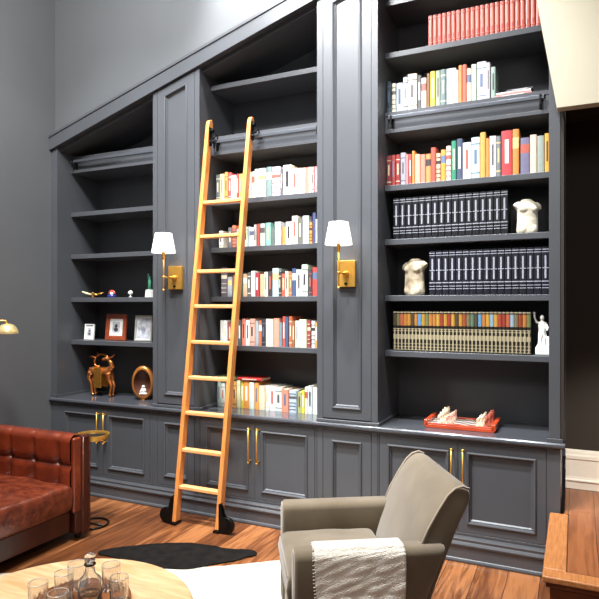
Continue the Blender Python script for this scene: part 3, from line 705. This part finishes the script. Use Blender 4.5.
for side, m, cols, nm in ((0, (IV, PKL), (1, 2), 'cream'), (1, (PK, IV), (7, 6), 'reddish')):
    for kind, ci, mm in (('tall', cols[0], m[0]), ('pawn', cols[1], m[1])):
        src = None
        for j in range(8):
            o = piece(kind, mm) if src is None else src.copy()
            if src is None: src = o
            else: C.objects.link(o)
            if kind == 'tall': o.scale = (1, 1, (.62,.95,.70,1.0,.66,.9,.72,.85)[j])
            else: o.scale = (.95, .95, (.9,1.1)[j % 2])
            o.location = (bx0+.03+(ci+.5+(.22 if j % 2 else -.22))*cw, by0+.014+(j+.5)*ch, zc+.0242)
            lab = {('tall',0): 'tall cream chess piece in the cluster at the left end of the red tray',
                   ('pawn',0): 'small pink chess pawn in the cluster at the left end of the red tray',
                   ('tall',1): 'tall reddish chess piece in the outer row at the right end of the red tray',
                   ('pawn',1): 'small cream chess pawn in the inner row at the right end of the red tray'}[(kind, side)]
            tag(o, lab, 'chess piece', '%s chess %ss' % (nm, kind if kind == 'pawn' else 'piece'))

# ------------------------------------------------------------ leather sofa
def grid_surf(bm, fn, nu, nv, mi=0):
    vs = [[bm.verts.new(fn(i/nu, j/nv)) for i in range(nu+1)] for j in range(nv+1)]
    for j in range(nv):
        for i in range(nu):
            bm.faces.new((vs[j][i], vs[j][i+1], vs[j+1][i+1], vs[j+1][i])).material_index = mi
    return vs
def tuft(u, v, w, rows):
    """u metres along, v metres down from the top edge; rows = depths of the button rows"""
    d = 0.
    k = 0
    prevv = 0.
    r1, r2 = rows
    if v <= r1:
        ph = abs((u/w) % 1 - .5)*2          # 1 at pleat lines, 0 mid puff
        f = 1-ph**6
        env = math.sin(min(1, v/r1)*PI*.5+.0)
        d = .034*(1-(1-f)*(.35+.65*env))
        d *= 1
    else:
        q = min(1, (v-r1)/(r2-r1))
        ph1 = abs((u/w) % 1 - .5)*2; ph2 = abs((u/w+.5) % 1 - .5)*2
        # diagonal creases from one button row to the next, offset by half
        a = abs(((u/w) + .5*q) % 1 - .5)*2; b = abs(((u/w) - .5*q) % 1 - .5)*2
        f = 1-max(ph1*(1-q), ph1*q)**6 if False else 1-ph1**6
        d = .034*f*(.35+.65*math.sin(min(1, q*3)*PI/2))
    # buttons and the horizontal crease between them
    for r in rows:
        e = math.exp(-((v-r)/.012)**2)
        off = 0
        un = abs((u/w+off) % 1 - .5)*2; du = (1-un)*w/2
        d -= .030*math.exp(-(du**2+(v-r)**2)/(.020**2)) + .014*e*(1 if r == r1 else .4)
    return d
sofa = thing('leather_sofa', 'tufted cognac leather sofa at the left edge, its low arm towards the bookcase', 'sofa', (-3.45, -1.7, 0))
SX0, SX1, SY0, SY1 = -3.99, -2.955, -.635, -2.75
AT = .15; TOP = .685
def arm(sign, yo):
    """yo = outer y; the arm thickens towards the seat"""
    yi = yo-sign*AT
    bm = bmesh.new()
    nu, nv = 70, 44
    # inner face from low to top edge, then over the top to the outer edge
    Hh = TOP-.30
    def fn(u, v):
        X = SX0+.02+(SX1-SX0-.035)*u
        s = v*(Hh+AT)
        if s < Hh-.03:
            vv = Hh-s; d = tuft(X-SX0, vv, .225, (.17, .36)); return (X, yi-sign*(d-.012), .30+s)
        elif s < Hh+.03:
            q = (s-Hh+.03)/.06*PI/2; vv = Hh-s
            d = tuft(X-SX0, max(0, .03*(1-q/(PI/2))), .225, (.17, .36))
            return (X, yi+sign*.03*(1-math.cos(q))-sign*(d-.012)*math.cos(q), TOP-.03+.03*math.sin(q)+(d-.012)*.8*math.sin(q))
        else:
            q = (s-Hh-.03)/(AT-.03)
            d = tuft(X-SX0, 0, .225, (.17, .36))*(1-q)**.7
            return (X, yi+sign*(.03+(AT-.03)*q), TOP+(d-.012)*.8*(1-q) - .012*q)
    g = grid_surf(bm, fn, nu, nv)
    a = finish('arm', bm, LEATHER, sofa, smooth=True)
    y0, y1 = sorted((yi+sign*.012, yo))
    finish('arm_frame', B((SX0, SX1, y0, y1, .05, TOP-.02)), LEATHD, sofa, bevel=.012, seg=3)
    # front panel with welt
    bm = bmesh.new(); ya, yb_ = sorted((yi-sign*.006, yi+sign*.062)); box(bm, SX1-.03, SX1+.004, ya, yb_, .19, TOP-.004)
    finish('arm_pad', bm, LEATHER, sofa, bevel=.014, seg=4)
    yi = yi+sign*.066
    bm = bmesh.new(); box(bm, SX1-.02, SX1+.008, min(yi-sign*.004, yo-sign*.02), max(yi-sign*.004, yo-sign*.02), .035, TOP+.002)
    finish('arm_front', bm, LEATHD, sofa, bevel=.010, seg=3)
    bm = bmesh.new(); tube(bm, [(SX1+.008, yi+sign*.004, .045), (SX1+.008, yi+sign*.004, TOP-.01), (SX1+.008, yo-sign*.03, TOP-.008), (SX1+.008, yo-sign*.03, .045)], .005, n=8)
    finish('welt', bm, LEATHS, sofa, smooth=True)
arm(1, SY0); arm(-1, SY1)
# back
bm = bmesh.new(); xi = SX0+.25
def fb(u, v):
    Y = SY1+AT+(SY0-SY1-2*AT)*u; Hh = TOP-.30; s = v*(Hh+.14)
    if s < Hh:
        d = tuft(Y-SY1, Hh-s, .225, (.17,.36)); return (xi+d-.012, Y, .30+s)
    q = (s-Hh)/.14; d = tuft(Y-SY1, 0, .225, (.17,.36))*(1-q)
    return (xi-.22*q, Y, TOP+d*.6-.01*q)
grid_surf(bm, fb, 110, 40)
finish('backrest', bm, LEATHER, sofa, smooth=True)
finish('back_frame', B((SX0, xi-.01, SY1+AT+.005, SY0-AT-.005, .07, TOP-.02)), LEATHD, sofa, bevel=.012)
def cushion(parent, name, x0, x1, y0, y1, z0, z1, m, crown=.012, r=.03, n=26, wr=.003, seed=0):
    bm = bmesh.new(); rnd = random.Random(seed); ph = [rnd.uniform(0,6) for _ in range(6)]
    def top(u, v):
        e = min(1, min(u, 1-u)*(x1-x0)/r); g = min(1, min(v, 1-v)*(y1-y0)/r)
        f = math.sqrt(max(0, 1-(1-e)**2))*math.sqrt(max(0, 1-(1-g)**2))
        w = wr*(math.sin(u*17+ph[0]+3*math.sin(v*5+ph[1]))+math.sin(v*21+ph[2]+2*math.sin(u*7+ph[3])))
        return f, crown*math.sin(PI*u)*math.sin(PI*v)+w
    def wf(s): # denser near the edges
        return .5-.5*math.cos(PI*s) if True else s
    for sgn, zb in ((1, z1), (-1, z0)):
        def fn(i, j):
            u, v = wf(i), wf(j); f, c = top(u, v)
            return (x0+(x1-x0)*u, y0+(y1-y0)*v, zb-sgn*r*(1-f)+(c*f if sgn > 0 else 0))
        grid_surf(bm, fn, n, n)
    # walls
    lo = z0+r; hi = z1-r
    N = n
    per = [(wf(i/N), 0) for i in range(N)]+[(1, wf(i/N)) for i in range(N)]+[(1-wf(i/N), 1) for i in range(N)]+[(0, 1-wf(i/N)) for i in range(N)]
    A = []; Bq = []; Mm = []
    cx, cy = (x0+x1)/2, (y0+y1)/2
    for u, v in per:
        X, Y = x0+(x1-x0)*u, y0+(y1-y0)*v
        A.append(bm.verts.new((X, Y, lo))); Bq.append(bm.verts.new((X, Y, hi)))
        bx_ = .008*(1 if u == 1 else (-1 if u == 0 else 0)); by_ = .008*(1 if v == 1 else (-1 if v == 0 else 0))
        Mm.append(bm.verts.new((X+bx_, Y+by_, (lo+hi)/2)))
    K = len(per)
    for i in range(K):
        j = (i+1) % K
        bm.faces.new((A[i], A[j], Mm[j], Mm[i])); bm.faces.new((Mm[i], Mm[j], Bq[j], Bq[i]))
    bmesh.ops.remove_doubles(bm, verts=bm.verts, dist=.0006)
    return finish(name, bm, m, parent, smooth=True)
yy = SY0-AT-.012; L3 = (yy-(SY1+AT+.012))/3
for k in range(3):
    cushion(sofa, 'seat_cushion', xi+.012, SX1-.004, yy-L3*(k+1)+.004, yy-L3*k-.004, .205, .385, LEATHS, crown=.018, r=.028, wr=.0035, seed=k)
finish('seat_rail', B((xi, SX1-.03, SY1+AT+.005, SY0-AT-.005, .07, .204)), LEATHD, sofa, bevel=.008)
for (a, b) in ((SX0+.05, SY0-.05), (SX1-.06, SY0-.06), (SX0+.05, SY1+.05), (SX1-.06, SY1+.06)):
    bm = bmesh.new(); lathe(bm, a, b, [(.020,0),(.022,.01),(.024,.0495 if abs(b-SY0) < .1 or abs(b-SY1) < .1 else .07)], n=14); finish('leg', bm, DARKWOOD, sofa, smooth=True)

# ------------------------------------------------------------ round brass side table behind the sofa arm
tx, ty = -3.085, -.49
t = thing('side_table', 'small round brass-rimmed side table between the sofa arm and the cabinet', 'side table', (tx, ty, 0))
bm = bmesh.new(); lathe(bm, tx, ty, [(.098,.606),(.112,.608),(.116,.625),(.116,.642),(.110,.642),(.108,.628),(.10,.6265)], n=40)
finish('rim', bm, BRASS, t, smooth=False)
bm = bmesh.new(); lathe(bm, tx, ty, [(.09,.627),(.107,.6275),(.107,.630),(.0,.630)], n=40); finish('top', bm, DARKGL, t)
bm = bmesh.new(); tube(bm, [(tx-.045,ty,.012), (tx-.045,ty,.608)], .009, n=12); finish('pole', bm, BRASS2, t, smooth=True)
bm = bmesh.new(); tube(bm, [(tx+.108*math.cos(2*PI*k/36), ty+.108*math.sin(2*PI*k/36), .008) for k in range(36)], .0075, n=8, closed=True)
tube(bm, [(tx-.108,ty,.008),(tx+.108,ty,.008)], .006, n=8)
finish('base_ring', bm, BLACKI, t, smooth=True)

# ------------------------------------------------------------ brass wall lamp at far left
t = thing('reading_lamp', 'pale brass swing-arm reading lamp on the left wall above the sofa', 'wall lamp', (-4.03, -.86, 1.42))
lx, ly = -3.685, -.70
bm = bmesh.new(); n = 28
pr = [(.074,1.345),(.070,1.365),(.058,1.39),(.040,1.408),(.016,1.416),(.002,1.417)]
pi_ = [(.002,1.412),(.014,1.411),(.038,1.403),(.055,1.386),(.066,1.363),(.070,1.345)]
rings(bm, [[(lx+r*math.cos(2*PI*k/n), ly+r*math.sin(2*PI*k/n), z) for k in range(n)] for r, z in pr+pi_], closed=True)
finish('lamp_shade', bm, LAMPSH, t, smooth=True)
bm = bmesh.new(); sphere(bm, (lx,ly,1.378), .020); finish('bulb', bm, mat('bulb_glass', (255,240,210), emit=(255,226,170), estr=3.), t, smooth=True)
bm = bmesh.new(); tube(bm, [(lx,ly,1.414),(lx-.01,ly-.005,1.436),(-3.78,-.77,1.436),(-3.90,-.86,1.436),(-3.90,-.86,1.42),(-4.015,-.86,1.42)], .007, n=10)
finish('arm', bm, BRASS, t, smooth=True)
finish('back_plate', B((-4.029, -4.010, -.905, -.815, 1.34, 1.50)), BRASS, t, bevel=.004)

# ------------------------------------------------------------ velvet armchair
ang = math.radians(211.3)
def cam2w(cx, cz): return (C_*cx-S_*cz, S_*cx+C_*cz-D)
ox, oy = cam2w(-.058, 2.60)
ch = thing('armchair', 'taupe velvet armchair turned to the left, with a throw over its near arm', 'armchair', (ox, oy, 0), ang-PI)   # local +x runs to the chair's back
W2 = .335; AW = .105; AH = .592; 
# local frame: x from front (0) to back, y: + = away?  (near side found by sign below)
nearY = -1 if (math.cos(ang-PI)*0 - 1) else 1
def lathe_box_arm(y0, y1):
    bm = bmesh.new()
    xs = [0, .55]
    # cross-section in y-z with rounded top, lofted front to back; front edge rounded
    def sec(x, ins, hz):
        a, b = y0+ins, y1-ins; r = .032; pts = [(a, .13), (b, .13)]
        for k in range(7): q = k/6*PI/2; pts.append((b-r+r*math.cos(q), hz-ins-r+r*math.sin(q)))
        for k in range(7): q = PI/2+k/6*PI/2; pts.append((a+r+r*math.cos(q), hz-ins-r+r*math.sin(q)))
        return [(x, p, z) for p, z in pts]
    rings(bm, [sec(0.0,.018,AH), sec(.006,.006,AH), sec(.018,0,AH), sec(.25,0,AH), sec(.36,0,AH)]+[[(xx+(z-AH)*.42, p, z) for _, p, z in sec(0, i_, AH)] for xx, i_ in ((.595,0),(.612,.006),(.62,.02))])
    return bm
for s in (-1, 1):
    y0, y1 = (s*W2, s*(W2-AW)) if s < 0 else (s*(W2-AW), s*W2)
    o = finish('arm', lathe_box_arm(min(y0,y1), max(y0,y1)), VELVET, ch, smooth=True, local=True)
    for sx in (y0+.012, y1-.012):
        pass
    bm = bmesh.new(); tube(bm, [(.006, y0+.012, .14), (.006, y0+.012, AH-.03), (.006, y0+.032, AH-.012), (.006, y1-.032, AH-.012), (.006, y1-.012, AH-.03), (.006, y1-.012, .14)], .0045, n=8)
    finish('piping', bm, PIPING, ch, smooth=True, local=True)
def loc_cushion(name, x0, x1, y0, y1, z0, z1, m, **k):
    o = cushion(None, name, x0, x1, y0, y1, z0, z1, m, **k); o.parent = ch; return o
loc_cushion('seat_cushion', -.012, .44, -(W2-AW)+.004, (W2-AW)-.004, .325, .475, VELVET, crown=.02, r=.035, wr=.001)
bm = bmesh.new(); tube(bm, [(-.010, -(W2-AW)+.02, .447), (-.010, (W2-AW)-.02, .447)], .0045, n=8); tube(bm, [(-.012, -(W2-AW)+.02, .352), (-.012, (W2-AW)-.02, .352)], .0045, n=8)
finish('cushion_piping', bm, PIPING, ch, smooth=True, local=True)
finish('seat_frame', B((.012, .415, -(W2-AW)+.002, (W2-AW)-.002, .13, .322)), VELVET, ch, bevel=.01, local=True)
# leaning back with scrolled top: side profile (x,z)
prof = [(.425,.34),(.445,.45),(.485,.56),(.525,.66),(.568,.74),(.602,.795),(.632,.822),(.662,.830),(.690,.818),(.702,.793),(.694,.765),(.678,.73),(.656,.68),(.628,.60),(.588,.50),(.548,.40),(.515,.30),(.49,.20),(.48,.13),(.42,.13)]
bm = bmesh.new()
def bl(y, ins):
    cx = sum(p[0] for p in prof)/len(prof); 
    out = []
    for (a, b) in prof:
        out.append((a+(.57-a)*ins*1.2, y, b+(.5-b)*ins))
    return out
def wid(z): return 1
WB = W2-.04; ys = [(-WB, .09), (-WB+.010, .035), (-WB+.03, .0), (-.2, 0), (-.1, 0), (0, 0), (.1, 0), (.2, 0), (WB-.03, 0), (WB-.010, .035), (WB, .09)]
loops = []
for y, i in ys:
    l = [(a+.022+max(0, b-.6)*.05, q, b-max(0, b-.6)*.04) for a, q, b in bl(y, i)]
    # slight crown on the inner face
    l = [(a-(.014*(1-(y/W2)**2) if k < 8 else 0), yy_*(.94 if False else 1), b) for k, (a, yy_, b) in enumerate(l)]
    loops.append(l)
rings(bm, loops)
o = finish('backrest', bm, VELVET, ch, local=True, smooth=True)
s = o.modifiers.new('sub', 'SUBSURF'); s.levels = s.render_levels = 1
for s_ in (-1, 1):
    bm = bmesh.new(); tube(bm, [(a+.018+max(0,b-.6)*.05, s_*(WB-.006), b-.014) for a, b in prof[2:9]], .0055, n=8)
    finish('back_piping', bm, PIPING, ch, smooth=True, local=True)
for (a, b) in ((.05, -.28), (.05, .28), (.44, -.27), (.44, .27)):
    bm = bmesh.new(); lathe(bm, a, b, [(.013,.0095),(.016,.02),(.024,.1295)], n=12); finish('leg', bm, DARKWOOD, ch, smooth=True, local=True)
# which side is the near one? transform both and compare distance to the camera
mwc = mw(ch); near = min((-1, 1), key=lambda s: ((mwc @ Vector((.2, s*W2, .5)))-Vector((0,-D,H))).length)
# throw
bm = bmesh.new()
yo, yi = near*(W2+.006), near*(W2-AW-.006)
path = []
for k in range(7): path.append((yi, AH-.085+k*.010))
for k in range(1, 8): q = k/8*PI/2; path.append((yi+near*.035*(1-math.cos(q)), AH-.028+.035*math.sin(q)))
for k in range(6): path.append((yi+near*(.035+(AW+.012-.07)*k/5), AH+.0075))
for k in range(1, 8): q = k/8*PI/2; path.append((yo-near*.035+near*.035*math.sin(q), AH-.028+.035*math.cos(q)))
for k in range(1, 26): path.append((yo+near*.001*k, AH-.03-k*.0155))
x0, x1 = .082, .435
NV = len(path)-1
def th(u, v, off=0.):
    i = v*NV; k = min(int(i), NV-1); f = i-k
    y = path[k][0]*(1-f)+path[k+1][0]*f; z = path[k][1]*(1-f)+path[k+1][1]*f
    drop = max(0, (v-.5)*2)
    w = .0040*math.sin(u*13+2*v)*drop + .0016*math.sin(v*46+3*math.sin(u*5))*(.3+drop) + .002*math.sin(v*83+u*11)
    x = x0+(x1-x0)*u + .008*math.sin(v*9)*(.5-u) + (u-.5)*-.012*drop
    y += near*(abs(w)+.001+off+.010*drop); 
    if .22 < v < .42: z += .002+abs(w)*.6+off
    return (x, y, z)
g1 = grid_surf(bm, lambda u, v: th(u, v, .004), 46, 110)
o = finish('throw_blanket', bm, THROW, None, smooth=True); o.location = ch.location; o.rotation_euler = ch.rotation_euler
sol = o.modifiers.new('sol', 'SOLIDIFY'); sol.thickness = .004; sol.offset = 0
tag(o, 'cream woven throw blanket draped over the near arm of the velvet armchair', 'blanket')
thr = o
bm = bmesh.new()
for k in range(60):      # selvedge tassels along the left edge
    v = .02+.96*k/59; p = th(0, v, .004); tube(bm, [(p[0]+.004, p[1], p[2]), (p[0]-.008, p[1]+near*.002, p[2]-.002)], .0022, n=5)
f_ = finish('fringe', bm, THROW, None, smooth=True); f_.parent = thr

# ------------------------------------------------------------ cowhide rug
def smooth_poly(p, it=3, jit=.0, seed=1):
    for _ in range(it):
        q = []
        for i in range(len(p)):
            a, b = p[i], p[(i+1)%len(p)]
            q += [(a[0]*.75+b[0]*.25, a[1]*.75+b[1]*.25), (a[0]*.25+b[0]*.75, a[1]*.25+b[1]*.75)]
        p = q
    r = random.Random(seed)
    return [(a+r.uniform(-jit, jit), b+r.uniform(-jit, jit)) for a, b in p]
W_ = lambda px, py: on_z(px, py, 0)
rug = thing('cowhide_rug', 'black and white cowhide rug on the floor behind the round table', 'rug', (-1.9, -1.5, 0))
white = [W_(-60,575), W_(20,575), W_(60,562), W_(150,560), W_(190,569), W_(235,566), W_(285,560), W_(330,562), W_(360,575), W_(330,596), (-.95,-1.5), (-1.1,-2.1), (-1.5,-2.7), (-2.3,-2.75), (-2.75,-2.3), (-2.8,-1.7)]
bm = bmesh.new(); prism(bm, smooth_poly(white, 3, .004), .001, .0055, axis='z'); bmesh.ops.triangulate(bm, faces=[f for f in bm.faces if len(f.verts) > 4])
finish('white_hide', bm, HIDEW, rug)
black = [W_(92,554), W_(112,549), W_(150,545), W_(178,543.5), W_(205,545), W_(232,551), W_(247,550), W_(257,553), W_(256,557), W_(246,557.5), W_(240,561), W_(222,563.5), W_(205,567.5), W_(186,571.5), W_(150,569), W_(118,559)]
bm = bmesh.new(); prism(bm, smooth_poly(black, 2, .004, 2), .0058, .009, axis='z'); bmesh.ops.triangulate(bm, faces=[f for f in bm.faces if len(f.verts) > 4])
tag(finish('black_hide', bm, HIDEB, rug), 'black patch of hide')

# ------------------------------------------------------------ coffee table and glassware
cx, cy = -1.708, -2.062
t = thing('coffee_table', 'round pale wood coffee table in the bottom left foreground', 'coffee table', (cx, cy, 0))
bm = bmesh.new(); lathe(bm, cx, cy, [(.46,.372),(.478,.376),(.483,.386),(.483,.410),(.478,.418),(.468,.42),(.0,.42)], n=96)
o = finish('tabletop', bm, TABLEW, t)
bm = bmesh.new(); lathe(bm, cx, cy, [(.24,.0095),(.25,.02),(.25,.04),(.20,.06),(.18,.2),(.20,.34),(.30,.3715)], n=48); finish('pedestal', bm, TABLEW, t, smooth=True)
kx, ky = on_z(80, 601, .435)
tz = .4205
t = thing('serving_tray', 'round dark wood tray under the glassware on the coffee table', 'tray', (kx, ky, tz))
bm = bmesh.new(); lathe(bm, kx, ky, [(.165,0),(.178,.003),(.186,.016),(.180,.018),(.172,.008),(.16,.006),(.0,.006)], n=64, z0=tz); finish('plate', bm, TRAYW, t, smooth=False)
gz = tz+.0065
def tumbler(px, py, label, r=.036, h=.098):
    x, y = on_z(px, py, gz)
    g = thing('glass_tumbler', label, 'glass', (x, y, gz), group='glass tumblers on the tray')
    bm = bmesh.new(); n = 28
    pr = [(.0006,.0),(r*.88,.0),(r*.92,.004),(r,h),(r-.0022,h),(r*.92-.0022,.012),(.0006,.010)]
    n = 48
    rings(bm, [[(x+rr_*(1+(.035 if (i_ in (2,) or i_ == 1) else 0)*math.cos(12*2*PI*k/n))*math.cos(2*PI*k/n), y+rr_*(1+(.035 if (i_ in (2,) or i_ == 1) else 0)*math.cos(12*2*PI*k/n))*math.sin(2*PI*k/n), gz+zz_) for k in range(n)] for i_, (rr_, zz_) in enumerate(pr)])
    finish('bowl', bm, GLASS, g, smooth=False)
    bm = bmesh.new(); tube(bm, [(x+(r-.001)*math.cos(2*PI*k/24), y+(r-.001)*math.sin(2*PI*k/24), gz+h) for k in range(24)], .0014, n=6, closed=True)
    finish('rim', bm, SILVER, g, smooth=True)
tumbler(38, 609, 'leftmost clear glass tumbler on the round tray')
tumbler(64, 598, 'clear glass tumbler just left of the stoppered decanter')
tumbler(77, 588, 'clear glass tumbler behind the stoppered decanter')
tumbler(111, 589, 'clear glass tumbler at the back right of the round tray')
tumbler(119, 603, 'clear glass tumbler nearest the right rim of the round tray')
tumbler(58, 620, 'clear glass tumbler at the front left, half cut off by the photo edge')
x, y = on_z(90, 606, gz)
g = thing('glass_decanter', 'tall clear glass decanter with a round stopper among the tumblers', 'decanter', (x, y, gz))
bm = bmesh.new(); lathe(bm, x, y, [(.0006,0),(.040,0),(.044,.005),(.044,.085),(.038,.105),(.020,.122),(.016,.150),(.019,.156),(.0145,.156),(.0125,.150),(.0165,.124),(.034,.103),(.040,.084),(.040,.010),(.0006,.008)], n=32, z0=gz)
finish('bottle', bm, GLASS, g, smooth=True)
bm = bmesh.new(); lathe(bm, x, y, [(.0006,.0095),(.0392,.0115),(.0392,.05),(.0006,.0505)], n=32, z0=gz); finish('liquor', bm, WATER, g, smooth=False)
bm = bmesh.new(); sphere(bm, (x,y,gz+.180), .021, n=20); lathe(bm, x, y, [(.009,0),(.009,.014),(.014,.02)], n=14, z0=gz+.150)
finish('stopper', bm, GLASS, g, smooth=True)
bm = bmesh.new(); tube(bm, [(x+.0185*math.cos(2*PI*k/24), y+.0185*math.sin(2*PI*k/24), gz+.157) for k in range(24)], .0035, n=6, closed=True)
finish('collar', bm, BLACKI, g, smooth=True)

# ------------------------------------------------------------ light
def area(name, loc, target, size, power, col=(1,1,1), size_y=None):
    l = bpy.data.lights.new(name, 'AREA'); l.energy = power; l.color = col; l.size = size
    if size_y: l.shape = 'RECTANGLE'; l.size_y = size_y
    o = bpy.data.objects.new(name, l); C.objects.link(o); o.location = loc
    o.rotation_euler = (Vector(target)-Vector(loc)).to_track_quat('-Z', 'Y').to_euler(); return o
def spot(name, loc, target, power, angle, blend=.5, col=(1,1,1), r=.05):
    l = bpy.data.lights.new(name, 'SPOT'); l.energy = power; l.color = col; l.spot_size = math.radians(angle); l.spot_blend = blend; l.shadow_soft_size = r
    o = bpy.data.objects.new(name, l); C.objects.link(o); o.location = loc
    o.rotation_euler = (Vector(target)-Vector(loc)).to_track_quat('-Z', 'Y').to_euler(); return o
area('skylight', (-2.2, -2.0, 4.95), (-1.5, -.5, 1.0), 1.4, 300, (.98,.99,1), .8)
area('room_daylight', (.6, -4.8, 3.6), (-1.5, -1.6, .2), 1.4, 30, (1,.98,.95))
area('seating_fill', (-1.9, -2.3, 4.95), (-1.7, -2.0, 0), .8, 50, (1,.98,.95))  # unseen fill light added to brighten rug, table, throw and sofa top
spot('left_key_spot', (-3.7, -3.3, 3.1), (-.9, -1.1, .5), 230, 58, 1., (1,.98,.94), .22)  # key spot from the left, added for contrast on armchair and rug
for xx, pw in ((-3.25, 300), (-2.5, 560), (-1.45, 760), (-.6, 640)):
    spot('ceiling_downlight', (xx, -1.25, 4.95), (xx-.05, -.05, 1.3), pw, 56, 1., (.95,.975,1), .10)
spot('ceiling_downlight', (-2.0, -.6, 4.9), (-1.9, .1, 3.75), 560, 60, .7, (.96,.98,1), .08)
spot('ceiling_downlight', (-3.7, -1.6, 4.9), (-4.03, -1.4, 3.8), 110, 80, .9, (.96,.98,1), .08)
for nm, xx in (('sconce_bulb', -2.735), ('sconce_bulb', -1.36)):
    l = bpy.data.lights.new(nm, 'POINT'); l.energy = 1.; l.color = (1,.85,.65); l.shadow_soft_size = .02
    o = bpy.data.objects.new(nm, l); C.objects.link(o); o.location = (xx, -.145, 2.0)
spot('baseboard_fill', (1.25, -.5, 1.7), (.05, .52, .5), 170, 40, 1., (1,.96,.9), .1)  # unseen spot added to brighten the right baseboard
w = bpy.data.worlds.new('world'); bpy.context.scene.world = w; w.use_nodes = True
w.node_tree.nodes['Background'].inputs['Color'].default_value = (.9,.94,1,1); w.node_tree.nodes['Background'].inputs['Strength'].default_value = .05

# ------------------------------------------------------------ camera
cam = bpy.data.cameras.new('camera'); co = bpy.data.objects.new('camera', cam); C.objects.link(co)
cam.sensor_width = 36; cam.lens = 36*F/599; cam.shift_y = (HY-299.5)/599; cam.clip_start = .05
co.location = (0, -D, H); co.rotation_euler = (PI/2, 0, YAW)
sc = bpy.context.scene; sc.camera = co
vs = sc.view_settings
sc.display_settings.display_device = 'sRGB'; vs.view_transform = 'Standard'; vs.look = 'None'; vs.gamma = 1; vs.exposure = .15; vs.use_curve_mapping = False
